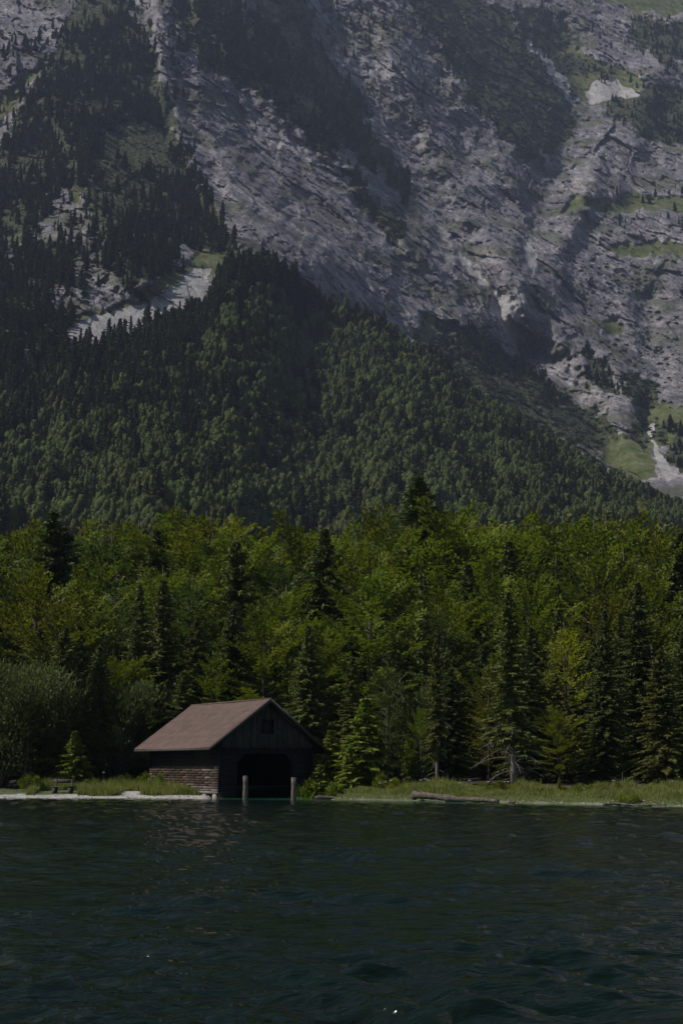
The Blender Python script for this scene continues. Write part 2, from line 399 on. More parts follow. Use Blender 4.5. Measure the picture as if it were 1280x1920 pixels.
def rock_material():
    m, n, l, out = mat('limestone_and_turf')
    at = n.new('ShaderNodeAttribute'); at.attribute_name = 'cover'
    sp = n.new('ShaderNodeSeparateColor'); l.new(at.outputs['Color'], sp.inputs[0])
    v1 = mapping(n, l, (1, 1, 1)); v2 = mapping(n, l, (3.0, 2.0, 1.0), rot=(0, R_(52), 0)); v2.node.vector_type = 'TEXTURE'
    n1 = noise(n, l, .011, 8, v1, .62, .4); n2 = noise(n, l, .09, 10, v2, .74, .3); n3 = noise(n, l, .30, 6, v1, .75, .1)
    r1 = ramp(n, [(.30, (.135, .128, .142)), (.5, (.22, .208, .22)), (.72, (.36, .34, .34))]); l.new(n1.outputs[0], r1.inputs[0])
    r2 = ramp(n, [(.36, (.36, .36, .39)), (.50, (.95, .95, .97)), (.66, (1.7, 1.62, 1.55))]); l.new(n2.outputs[0], r2.inputs[0])
    rk0 = n.new('ShaderNodeMixRGB'); rk0.blend_type = 'MULTIPLY'; rk0.inputs[0].default_value = .9; l.new(r1.outputs[0], rk0.inputs[1]); l.new(r2.outputs[0], rk0.inputs[2])
    r4 = ramp(n, [(.40, (.50, .50, .52)), (.50, (1, 1, 1)), (.60, (1.5, 1.46, 1.42))]); l.new(n3.outputs[0], r4.inputs[0])
    rk = n.new('ShaderNodeMixRGB'); rk.blend_type = 'MULTIPLY'; rk.inputs[0].default_value = .85; l.new(rk0.outputs[0], rk.inputs[1]); l.new(r4.outputs[0], rk.inputs[2])
    # thin turf
    tm = n.new('ShaderNodeMath'); tm.operation = 'MULTIPLY_ADD'; l.new(at.outputs['Alpha'], tm.inputs[0]); tm.inputs[1].default_value = .55
    t2 = n.new('ShaderNodeMath'); t2.operation = 'SUBTRACT'; l.new(n3.outputs[0], t2.inputs[0]); t2.inputs[1].default_value = .32; l.new(t2.outputs[0], tm.inputs[2])
    tr = ramp(n, [(.30, (0, 0, 0)), (.52, (1, 1, 1))]); l.new(tm.outputs[0], tr.inputs[0])
    tf = n.new('ShaderNodeMath'); tf.operation = 'MULTIPLY'; l.new(tr.outputs[0], tf.inputs[0]); tf.inputs[1].default_value = .6
    rg = ramp(n, [(.35, (.055, .066, .030)), (.65, (.13, .14, .07))]); l.new(n3.outputs[0], rg.inputs[0])
    a = n.new('ShaderNodeMixRGB'); l.new(tf.outputs[0], a.inputs[0]); l.new(rk.outputs[0], a.inputs[1]); l.new(rg.outputs[0], a.inputs[2])
    def masked(chan, nz, col, prev, lo=.38, hi=.62, amp=.55):
        q = n.new('ShaderNodeMath'); q.operation = 'MULTIPLY_ADD'; l.new(nz.outputs[0], q.inputs[0]); q.inputs[1].default_value = amp; q.inputs[2].default_value = -amp / 2
        s = n.new('ShaderNodeMath'); s.operation = 'ADD'; l.new(chan, s.inputs[0]); l.new(q.outputs[0], s.inputs[1])
        rr = n.new('ShaderNodeMapRange'); rr.inputs[1].default_value = lo; rr.inputs[2].default_value = hi; l.new(s.outputs[0], rr.inputs[0])
        mm = n.new('ShaderNodeMixRGB'); l.new(rr.outputs[0], mm.inputs[0]); l.new(prev, mm.inputs[1]); l.new(col, mm.inputs[2]); return mm.outputs[0]
    gcol = ramp(n, [(.35, (.060, .080, .028)), (.50, (.115, .135, .05)), (.66, (.20, .195, .13))]); l.new(n2.outputs[0], gcol.inputs[0])
    scol = ramp(n, [(.36, (.27, .255, .25)), (.5, (.40, .385, .375)), (.66, (.54, .52, .50))]); l.new(n2.outputs[0], scol.inputs[0])
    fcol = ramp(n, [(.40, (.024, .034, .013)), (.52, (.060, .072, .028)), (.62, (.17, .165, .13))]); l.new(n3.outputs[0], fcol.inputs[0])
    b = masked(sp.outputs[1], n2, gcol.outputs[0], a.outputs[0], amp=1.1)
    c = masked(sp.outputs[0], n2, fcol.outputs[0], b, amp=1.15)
    d = masked(sp.outputs[2], n3, scol.outputs[0], c)
    p = n.new('ShaderNodeBsdfPrincipled'); l.new(d, p.inputs['Base Color']); p.inputs['Roughness'].default_value = .95; p.inputs['Specular IOR Level'].default_value = .1
    bm = n.new('ShaderNodeBump'); bm.inputs['Strength'].default_value = 1.0; bm.inputs['Distance'].default_value = 4.0
    b2 = n.new('ShaderNodeBump'); b2.inputs['Strength'].default_value = 1.0; b2.inputs['Distance'].default_value = 1.5
    l.new(n3.outputs[0], b2.inputs['Height']); l.new(n2.outputs[0], bm.inputs['Height']); l.new(b2.outputs[0], bm.inputs['Normal']); l.new(bm.outputs[0], p.inputs['Normal']); l.new(p.outputs[0], out.inputs[0])
    return m
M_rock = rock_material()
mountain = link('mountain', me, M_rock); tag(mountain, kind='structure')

# wooded spur in front of the wall
CREST = np.array([(-500,690),(-200,670),(0,668),(130,660),(220,652),(300,635),(380,612),(402,565),(425,520),(480,512),(560,545),(640,578),(740,632),(800,672),(870,722),(960,790),(1060,850),(1150,905),(1280,968),(1450,1030),(1780,1100)], float)
CR = np.array([(-500,930),(0,985),(130,1020),(300,1090),(450,1190),(640,1240),(860,1240),(1060,1180),(1280,1100),(1780,1000)], float)
def spur_point(u, t):
    """t 0 = foot of the slope, 1 = crest"""
    vc = np.interp(u, CREST[:, 0], CREST[:, 1]) + 6 * fbm(u / 60., 0 * u, 0, 3, 91)
    vb = 1140.0; rc = np.interp(u, CR[:, 0], CR[:, 1]); rb = 560 + 0.04 * (u - 640)
    v = vb + (vc - vb) * t; te = t ** 1.15
    r = rb + (rc - rb) * te
    amp = np.sin(math.pi * np.clip(t, 0, 1)) ** .5
    r = r - amp * (34 * fbm(u / 170., v / 240., 2.2, 3, 93) + 10 * fbm(u / 45., v / 60., 0, 2, 94))
    # ribs and gullies, the deep pair invented to darken the middle like cloud shadow
    for pl, A, ww in (([(440,500),(400,640),(340,780),(300,900),(290,1010)], -88, 190), ([(620,560),(600,700),(590,830),(560,990)], 80, 170), ([(900,700),(820,860),(760,1000)], -26, 120), ([(60,660),(90,800),(60,950)], 18, 50), ([(860,730),(840,860),(860,1000)], 16, 80)):
        d, s = poly_sd(pl, u, v); r = r + A * np.clip(1 - d / ww, 0, 1) * amp
    return at_y(u, v, r)
su = np.linspace(-500, 1780, 420); st = np.linspace(0, 1, 150)
SU, ST = np.meshgrid(su, st); SX, SY, SZ = spur_point(SU, ST)
# foot: run down to the plain, back: falls away behind the crest
fx, fy, fz = SX[0], SY[0], SZ[0]
foot = []
for q in (0.0, .35, .7):
    Yq = 300 + (fy - 300) * q; foot.append(np.stack([fx * Yq / fy, Yq, 3 + (fz - 3) * q ** 1.3], 1))
back = []
for q in (25, 60, 110, 200):
    Yq = SY[-1] + q; back.append(np.stack([SX[-1] * Yq / SY[-1], Yq, SZ[-1] - q * .75], 1))
P = np.concatenate([np.array(foot), np.stack([SX, SY, SZ], 2), np.array(back)], 0)
me = smooth(mesh_np('wooded_spur', P.reshape(-1, 3), grid_faces(P.shape[0], P.shape[1])))
uu = np.concatenate([np.repeat(SU[:1], 3, 0), SU, np.repeat(SU[-1:], 4, 0)], 0)
tt = np.concatenate([np.zeros((3, len(su))), ST, np.ones((4, len(su)))], 0)
vcr = np.interp(uu, CREST[:, 0], CREST[:, 1]); vv_ = 1140 + (vcr - 1140) * tt
bare = in_poly([(-500,560),(130,560),(140,700),(90,800),(40,840),(-40,1000),(-500,1100)], uu, vv_) * 1.0
scr = mask([[(110,640),(395,560),(470,500),(470,560),(405,612),(385,620),(300,660),(200,690),(120,700)], [(-20,920),(60,900),(70,960),(40,990),(-20,1000)], [(120,840),(150,900),(130,930)]], uu, vv_, 61, 8)
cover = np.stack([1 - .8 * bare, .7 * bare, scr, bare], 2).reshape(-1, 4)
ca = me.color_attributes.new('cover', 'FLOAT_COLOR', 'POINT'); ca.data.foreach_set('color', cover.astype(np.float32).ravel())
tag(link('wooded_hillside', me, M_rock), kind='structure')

# ------------------------------------------------------------------ shore ground
SHORE = np.array([(-400,93.5),(-60,93),(-21.7,92.3),(-14.9,92.3),(-8.5,91.0),(-1.6,88.3),(5.0,85.8),(9.3,81.3),(13.2,78.1),(17.5,74.3),(60,50),(400,20)], float)
HA = R_(29.5); HU = np.array([math.cos(HA), math.sin(HA)]); HV = np.array([-math.sin(HA), math.cos(HA)]); HO = np.array([-7.69, 90.95])
def hut_uv(x, y):
    return (x - HO[0]) * HU[0] + (y - HO[1]) * HU[1], (x - HO[0]) * HV[0] + (y - HO[1]) * HV[1]
def shore_d(x, y):
    ys = np.interp(x, SHORE[:, 0], SHORE[:, 1]); wob = .35 * fbm(x / 3., x * 0, 0, 3, 71) + .08 * fbm(x / .6, x * 0, 0, 2, 72)
    return (y - ys) * np.where(x > 2, .78, .97) + wob * np.clip(np.abs(x + 5) / 8, .2, 1)
def ground_z(x, y):
    d = shore_d(x, y); right = sstep(-3, 1, x)
    zl = np.where(d < 0, d * .25, .09 * np.clip(d, 0, 4.5) + .02 * np.clip(d - 4.5, 0, None))
    zr = np.where(d < 0, d * .3, .28 * sstep(0, 1.0, d) + .075 * np.clip(d, 0, 5) + .012 * np.clip(d - 5, 0, None))
    z = zl * (1 - right) + zr * right + .05 * fbm(x / 1.3, y / 1.3, 0, 3, 73) * sstep(-.2, .8, d)
    u, v = hut_uv(x, y)
    basin = sstep(-.05, .3, u) * sstep(6.75, 6.4, u) * sstep(-6, -5, v) * sstep(9.5, 8.5, v)
    basin = np.maximum(basin, sstep(-.5, -.1, u) * sstep(7.0, 6.7, u) * sstep(-6, -5, v) * sstep(1.0, .4, v))
    z = np.maximum(z, -1.5)
    return z * (1 - basin) - .8 * basin
gx = np.concatenate([np.linspace(-420, -34, 25), np.arange(-33, 33, .22), np.linspace(34, 420, 25)])
gy = np.concatenate([np.linspace(20, 68, 10), np.arange(69, 106, .22), np.linspace(107, 330, 50)])
GX, GY = np.meshgrid(gx, gy); GZ = ground_z(GX, GY)
me = smooth(mesh_np('ground', np.stack([GX, GY, GZ], 2).reshape(-1, 3), grid_faces(*GX.shape)[:, ::-1]))
D = shore_d(GX, GY)
gravel = np.where(GX < -7.5, sstep(2.3, 1.6, D + .35 * fbm(GX / .8, GY / .8, 0, 3, 81)), sstep(.22, .05, D + .25 * fbm(GX / 1.5, GY / 1.5, 0, 3, 85)) * .3)
gravel = np.maximum(gravel, sstep(1.2, .5, np.hypot((GX + 13.6), (GY - 94.5) * .5)))
grassy = sstep(9, 5, D + 1.5 * fbm(GX / 2, GY / 2, 0, 3, 82))
cov = np.stack([gravel, grassy, D * 0, D * 0 + 1], 2).reshape(-1, 4)
ca = me.color_attributes.new('cover', 'FLOAT_COLOR', 'POINT'); ca.data.foreach_set('color', cov.astype(np.float32).ravel())
m, n, l, out = mat('shore_ground'); at = n.new('ShaderNodeAttribute'); at.attribute_name = 'cover'; sp = n.new('ShaderNodeSeparateColor'); l.new(at.outputs[0], sp.inputs[0])
vec = mapping(n, l, (1, 1, 1)); n1 = noise(n, l, 6, 6, vec); n2 = noise(n, l, 1.2, 5, vec)
vo = n.new('ShaderNodeTexVoronoi'); vo.inputs['Scale'].default_value = 9; l.new(vec, vo.inputs['Vector'])
rf = ramp(n, [(.35, (.018, .014, .009)), (.7, (.045, .04, .02))]); l.new(n1.outputs[0], rf.inputs[0])
rg = ramp(n, [(.35, (.04, .055, .015)), (.7, (.09, .11, .03))]); l.new(n1.outputs[0], rg.inputs[0])
rs = ramp(n, [(.0, (.22, .205, .19)), (.6, (.38, .36, .34)), (1, (.48, .46, .43))]); l.new(vo.outputs['Color'], rs.inputs[0])
a = n.new('ShaderNodeMixRGB'); l.new(sp.outputs[1], a.inputs[0]); l.new(rf.outputs[0], a.inputs[1]); l.new(rg.outputs[0], a.inputs[2])
b = n.new('ShaderNodeMixRGB'); l.new(sp.outputs[0], b.inputs[0]); l.new(a.outputs[0], b.inputs[1]); l.new(rs.outputs[0], b.inputs[2])
p = n.new('ShaderNodeBsdfPrincipled'); p.inputs['Roughness'].default_value = .9; l.new(b.outputs[0], p.inputs['Base Color'])
bm = n.new('ShaderNodeBump'); bm.inputs['Strength'].default_value = .7; bm.inputs['Distance'].default_value = .06; l.new(vo.outputs['Distance'], bm.inputs['Height']); l.new(bm.outputs[0], p.inputs['Normal'])
l.new(p.outputs[0], out.inputs[0])
tag(link('ground', me, m), kind='structure')

# ------------------------------------------------------------------ lake
az = np.concatenate([np.linspace(-75, -15, 20)[:-1], np.linspace(-15, 15, 560), np.linspace(15, 75, 20)[1:]])
rr = np.concatenate([np.geomspace(5, 112, 640), np.geomspace(116, 400, 12)])
AZ, RR = np.meshgrid(np.radians(az), rr); WX, WY = RR * np.sin(AZ), RR * np.cos(AZ); WZ = np.zeros_like(WX)
wr = np.random.default_rng(11)
gust = .55 + .65 * sstep(-.5, .7, fbm(WX / 7., WY / 4., 0, 3, 101))
for k in range(72):
    lam = math.exp(wr.uniform(math.log(.13), math.log(1.8))); th = R_(wr.normal(74, 20)) * (1 if wr.random() < .72 else -1)
    kx, ky = math.cos(th) * 2 * math.pi / lam, math.sin(th) * 2 * math.pi / lam
    ph = kx * WX + ky * WY + wr.uniform(0, 7) + .9 * fbm(WX / 3.3, WY / 3.3, 0, 1, 300 + k)
    cell = np.maximum(RR * .0054, .02)                # fade what the mesh cannot carry at that distance
    fade = np.clip(1.6 - 2.4 * cell / lam, 0, 1)
    env = np.clip(-.30 + 2.6 * fbm(WX / 2.4, WY / 1.3, 0, 1, 400 + k), .10, 2.0)
    WZ += (.0135 * lam ** .80) * fade * gust * env * (np.exp(1.25 * (np.sin(ph) - 1)) * 2 - .8)
WZ += .030 * fbm(WX / .8, WY / .55, 0, 2, 111, True, .5) * gust * np.clip(1.5 - RR / 60, 0, 1)
# low boat wake crossing in the near right and lower left
calmd = np.clip(-shore_d(WX, WY) / 6, .15, 1); WZ *= calmd
me = smooth(mesh_np('lake_water', np.stack([WX, WY, WZ], 2).reshape(-1, 3), grid_faces(*WX.shape)[:, ::-1]))
shal = sstep(4.5, .0, -shore_d(WX, WY)) + 0
cov = np.stack([shal, shal, shal, shal * 0 + 1], 2).reshape(-1, 4)
ca = me.color_attributes.new('shallow', 'FLOAT_COLOR', 'POINT'); ca.data.foreach_set('color', cov.astype(np.float32).ravel())
m, n, l, out = mat('lake_water'); at = n.new('ShaderNodeAttribute'); at.attribute_name = 'shallow'
vec = mapping(n, l, (.6, 1.8, 1)); n1 = noise(n, l, 3.4, 3, vec, .55, .3); n2 = noise(n, l, 11, 3, vec, .6)
rc = ramp(n, [(0, (.0020, .0072, .0036)), (1, (.014, .085, .05))]); l.new(at.outputs['Color'], rc.inputs[0])
p = n.new('ShaderNodeBsdfPrincipled'); l.new(rc.outputs[0], p.inputs['Base Color']); p.inputs['Roughness'].default_value = .03; p.inputs['IOR'].default_value = 1.333
ad = n.new('ShaderNodeMath'); ad.operation = 'MULTIPLY_ADD'; l.new(n2.outputs[0], ad.inputs[0]); ad.inputs[1].default_value = .12; l.new(n1.outputs[0], ad.inputs[2])
bm = n.new('ShaderNodeBump'); bm.inputs['Strength'].default_value = 1.0; bm.inputs['Distance'].default_value = .055; l.new(ad.outputs[0], bm.inputs['Height']); l.new(bm.outputs[0], p.inputs['Normal'])
l.new(p.outputs[0], out.inputs[0])
tag(link('lake_water', me, m), kind='structure')

# ------------------------------------------------------------------ boathouse
M_wood = rough_mat('dark_weathered_wood', [(.012, .011, .0105), (.036, .033, .031)], (1, 1, 1), 5, 6, rv=.25)
M_woodv = rough_mat('grey_brown_boards', [(.030, .027, .025), (.10, .09, .08)], (6, 6, .6), 3, 6, rv=.3)
M_shin = rough_mat('red_brown_shingle', [(.036, .027, .021), (.095, .066, .048), (.145, .108, .082)], (1, .5, 5), 4, 6, rv=.4)
M_shing = rough_mat('grey_shingle', [(.10, .085, .075), (.24, .215, .195)], (1, .5, 5), 4, 6, rv=.3)
M_roof = rough_mat('brown_roofing_felt', [(.082, .055, .046), (.108, .073, .061), (.138, .095, .080)], (1, 1, 1), 1.6, 8, rough=.8, bump=.35, bdist=.03, rv=.05)
M_stone = rough_mat('pale_footing_stone', [(.20, .17, .14), (.36, .32, .28)], nscale=5)
M_post = rough_mat('weathered_grey_post', [(.05, .041, .033), (.13, .108, .088), (.22, .19, .16)], (2, 2, .35), 6, 6, bump=.6)
HL, HWD, EAVE, RIDGE = 11.5, 6.65, 3.1, 6.26
hut = empty('boathouse', (HO[0], HO[1], 0), HA)
tag(hut, 'dark wooden boathouse with brown gabled roof standing in the water at the lake shore', 'boathouse')
def hp(name, mb, m, parent=hut, label=None):
    o = link(name, mb.mesh(name), m, parent)
    if label: o['label'] = label
    return o
# roof: two slabs with thickness, plus verge and eave boards, ridge cap
RU = 3.30; ul, zl, ur, zr = -.98, 3.14, 7.54, 2.98; v0, v1 = -.62, 12.1
def slab(ua, za, ub, zb, va, vb, th, nu=1, nv=24, wob=.012):
    mb = MB(); vv = np.linspace(va, vb, nv + 1); tt_ = np.linspace(0, 1, 13)
    A, B = np.meshgrid(vv, tt_); U = ua + (ub - ua) * B; Z = za + (zb - za) * B
    Z = Z + wob * fbm(A / 1.4, U / 1.1, 0, 3, 120) - .05 * np.sin(math.pi * np.clip((A - va) / (vb - va), 0, 1))
    top = np.stack([U, A, Z], 2).reshape(-1, 3); bot = top - [0, 0, th]
    F = grid_faces(13, nv + 1); nn = len(top)
    rim = []
    W_ = nv + 1
    for i in range(nv): rim += [[i, i + 1, nn + i + 1, nn + i], [12 * W_ + i + 1, 12 * W_ + i, nn + 12 * W_ + i, nn + 12 * W_ + i + 1]]
    for j in range(12): rim += [[(j + 1) * W_, j * W_, nn + j * W_, nn + (j + 1) * W_], [j * W_ + nv, (j + 1) * W_ + nv, nn + (j + 1) * W_ + nv, nn + j * W_ + nv]]
    mb.add(np.vstack([top, bot]), np.vstack([F, F[:, ::-1] + nn, np.array(rim)])); return mb
# felt courses: strips lapped one over the other, a part each
def roof_side(ue, ze, name):
    steps = 8
    for k in range(steps):
        t0, t1 = k / steps, (k + 1) / steps + (.015 if k < steps - 1 else 0)
        lift = .010 * (steps - k) * 0 + .012
        a = (ue + (RU - ue) * t0, ze + (RIDGE - ze) * t0 + lift * 1.5); b = (ue + (RU - ue) * t1, ze + (RIDGE - ze) * t1 + (0 if k < steps - 1 else lift))
        hp('roof_felt', slab(a[0], a[1], b[0], b[1], v0, v1, .035, wob=.010), M_roof)
roof_side(ul, zl, 'l'); roof_side(ur, zr, 'r')
def deck(ue, ze):
    return slab(ue + .03 * (1 if ue < 0 else -1), ze - .03, RU, RIDGE - .05, v0 + .04, v1 - .04, .09, wob=0)
hp('roof_deck', deck(ul, zl), M_wood); hp('roof_deck', deck(ur, zr), M_wood)
for ue, ze in ((ul, zl), (ur, zr)):
    for va in (v0 - .035, v1 + .005):
        mb = MB(); mb.prism([(ue, va, ze - .20), (ue, va, ze + .012), (RU, va, RIDGE + .012), (RU, va, RIDGE - .24)], (0, .03, 0)); hp('verge_board', mb, M_woodv)
    mb = MB(); s_ = -1 if ue < 0 else 1
    mb.box(min(ue, ue + s_ * -.035) - 0 * s_, max(ue, ue - s_ * .035), v0 + .01, v1 - .01, ze - .17, ze - .045); hp('eave_board', mb, M_woodv)
# rafters under the eaves
for k in range(12):
    vk = v0 + .5 + k * 1.03
    for ue, ze in ((ul, zl), (ur, zr)):
        mb = MB(); mb.prism([(ue + (.06 if ue < 0 else -.06), vk, ze - .27), (ue + (.06 if ue < 0 else -.06), vk, ze - .12), (RU, vk, RIDGE - .15), (RU, vk, RIDGE - .32)], (0, .1, 0)); hp('rafter', mb, M_wood)
hp('ridge_cap', MB().tube([(RU, v0, RIDGE + .0), (RU, v1, RIDGE + .0)], .055, 8), M_roof)
# front: horizontal boards either side of the doorway, chamfered corners, header boards
row = .168; z = -.25
OA, OB, OT, CH = 1.20, 5.31, 2.91, .78
while z < EAVE + .28:
    z1 = min(z + row - .012, EAVE + .28); zm = (z + z1) / 2
    j = rng.uniform(-.008, .008)
    if z1 <= OT:
        inset = max(0, (zm - (OT - CH)) * .92)
        for (a, b) in ((0, OA + inset), (OB - inset, HWD)):
            mb = MB(); mb.box(a + rng.uniform(0, .02), b - rng.uniform(0, .02), 0 + j, .06 + j, z, z1, .004); hp('wall_board', mb, M_wood)
    else:
        for (a, b) in ((0.0, 3.3), (3.32, HWD)):
            mb = MB(); mb.box(a, b, j, .06 + j, z, z1, .004); hp('wall_board', mb, M_wood)
    z += row
# gable: vertical boards with ragged lower ends
bw = .175; x = .12
def gable_top(xx):
    return (RIDGE - .22) - abs(xx - RU) * ((RIDGE - zl) / (RU - ul)) 
while x < HWD - .1:
    xa, xb = x, x + bw - .012; top = min(gable_top(xa), gable_top(xb)); bot = 3.12 + rng.uniform(-.05, .06); jv = rng.uniform(-.01, .01)
    if top - bot > .08:
        segs = [(bot, top)]
        if xb > 2.93 and xa < 3.74: segs = [(bot, 4.10), (4.88, top)]
        for (za, zb) in segs:
            if zb - za < .05: continue
            ta, tb = min(zb, gable_top(xa)), min(zb, gable_top(xb))
            if zb == top: ta, tb = gable_top(xa), gable_top(xb)
            mb = MB(); mb.prism([(xa, -.075 + jv, za), (xb, -.075 + jv, za), (xb, -.075 + jv, tb), (xa, -.075 + jv, ta)], (0, .045, 0)); hp('gable_board', mb, M_woodv)
    x += bw
fr = MB()
for bx in ((2.86, 2.93, 4.06, 4.95), (3.74, 3.81, 4.06, 4.95), (2.93, 3.74, 4.88, 4.95), (2.93, 3.74, 4.04, 4.10)): fr.box(bx[0], bx[1], -.10, -.02, bx[2], bx[3])
hp('window_frame', fr, M_wood)
hp('window_shutter', MB().box(2.93, 3.74, .10, .13, 4.10, 4.88), M_wood)
hp('gable_backing', MB().prism([(.2, .0, 3.36), (6.45, .0, 3.36), (RU, .0, RIDGE - .3)], (0, .03, 0)) if False else MB().prism([(.1, .02, 3.40), (2.80, .02, 3.40), (2.80, .02, 5.6)], (0, .03, 0)).prism([(3.87, .02, 3.40), (6.5, .02, 3.40), (3.87, .02, 5.6)], (0, .03, 0)), M_wood)
for a, b in (((OA - .02), (OA + .10)), ((OB - .10), (OB + .02))): hp('door_post', MB().box(a, b, .07, .19, -.4, OT - .1), M_wood)
hp('door_lintel', MB().box(OA - .1, OB + .1, .07, .19, OT - .02, OT + .2), M_wood)
for pts in ([(OA, .065, OT - CH - .02), (OA, .065, OT), (OA + CH * .92, .065, OT)], [(OB, .065, OT - CH - .02), (OB - CH * .92, .065, OT), (OB, .065, OT)]): hp('corner_brace', MB().prism(pts, (0, .03, 0)), M_wood)
# left side wall: shingle courses low down, horizontal boards under the eave, footing piers
z = .44; rr_ = .155; k = 0
while z < 1.95:
    y = rng.uniform(-.3, 0)
    while y < HL:
        wd = rng.uniform(.7, 1.7); ya, yb = max(y, 0) + .006, min(y + wd, HL) - .006
        if yb - ya > .05:
            o_ = rng.uniform(0, .012)
            mb = MB(); mb.prism([(-.055 - o_, ya, z - .012 + rng.uniform(-.006, .006)), (-.02, ya, z + rr_ + .03), (.0, ya, z + rr_ + .03), (.0, ya, z - .012)], (0, yb - ya, 0))
            grey = (z < .75 and y < 3.5) or rng.random() < .12
            hp('wall_shingle', mb, M_shing if grey else M_shin)
        y += wd
    z += rr_
while z < EAVE + .35:
    for ya in np.arange(0, HL, 3.85):
        hp('side_board', MB().box(-.04 + rng.uniform(-.006, .006), 0, ya, min(ya + 3.83, HL), z, z + .16, .003), M_wood)
    z += .17
hp('side_wall', MB().box(.004, .06, .07, HL, .42, EAVE + .35), M_wood)
hp('side_wall', MB().box(HWD - .06, HWD, .07, HL, -.3, EAVE + .3), M_wood)
hp('rear_wall', MB().prism([(.07, HL - .06, .1), (HWD - .07, HL - .06, .1), (HWD - .07, HL - .06, 3.2), (RU, HL - .06, RIDGE - .4), (.07, HL - .06, 3.2)], (0, .06, 0)), M_wood)
hp('corner_post', MB().box(-.045, .06, -.03, .065, .40, EAVE + .3), M_wood)
hp('corner_post', MB().box(HWD - .02, HWD + .06, -.03, .065, -.3, EAVE + .2), M_wood)
hp('sill_beam', MB().box(-.06, .10, .1, 5.5, .26, .42, .01), M_shing)
for ya, w_ in ((.35, .42), (1.95, .35), (3.6, .4), (5.2, .4)):
    hp('footing_stone', MB().box(-.10, .22, ya, ya + w_, -.4, .255, .03), M_stone)
# tie beams and a jetty rail inside
hp('inner_beam', MB().box(.1, HWD - .1, 2.4, 2.55, .55, .72), M_woodv)
hp('inner_beam', MB().box(.1, HWD - .1, 5.4, 5.55, .35, .5), M_woodv)
hp('walkway', MB().box(.1, .9, .6, HL - .3, .22, .3), M_wood)

# mooring posts in front of the doorway
def mooring(pxc, ytop, ybase, rad, label):
    x, y = at_z(pxc, ybase); zt = float(at_y(pxc, ytop, y)[2])
    o = empty('mooring_post', (x, y, 0)); tag(o, label, 'post', 'mooring posts before the boathouse door')
    zz = np.linspace(-1.4, zt - .03, 9); pts = np.stack([.015 * np.sin(zz * 2), .01 * np.cos(zz * 3), zz], 1)
    link('shaft', smooth(MB().tube(pts, rad * (1 + .05 * np.sin(zz * 5)), 14).mesh('shaft')), M_post, o)
    link('post_top', MB().tube([(0, 0, zt - .03), (.0, 0, zt + .0), (0, 0, zt + .03)], [rad * .97, rad * 1.0, rad * .82], 14).mesh('post_top'), M_post, o)
mooring(459.7, 1455.5, 1499, .155, 'left round mooring post of weathered grey wood before the dark boathouse doorway')
mooring(550.4, 1458.5, 1500.5, .16, 'right round mooring post of weathered grey wood before the dark boathouse doorway')

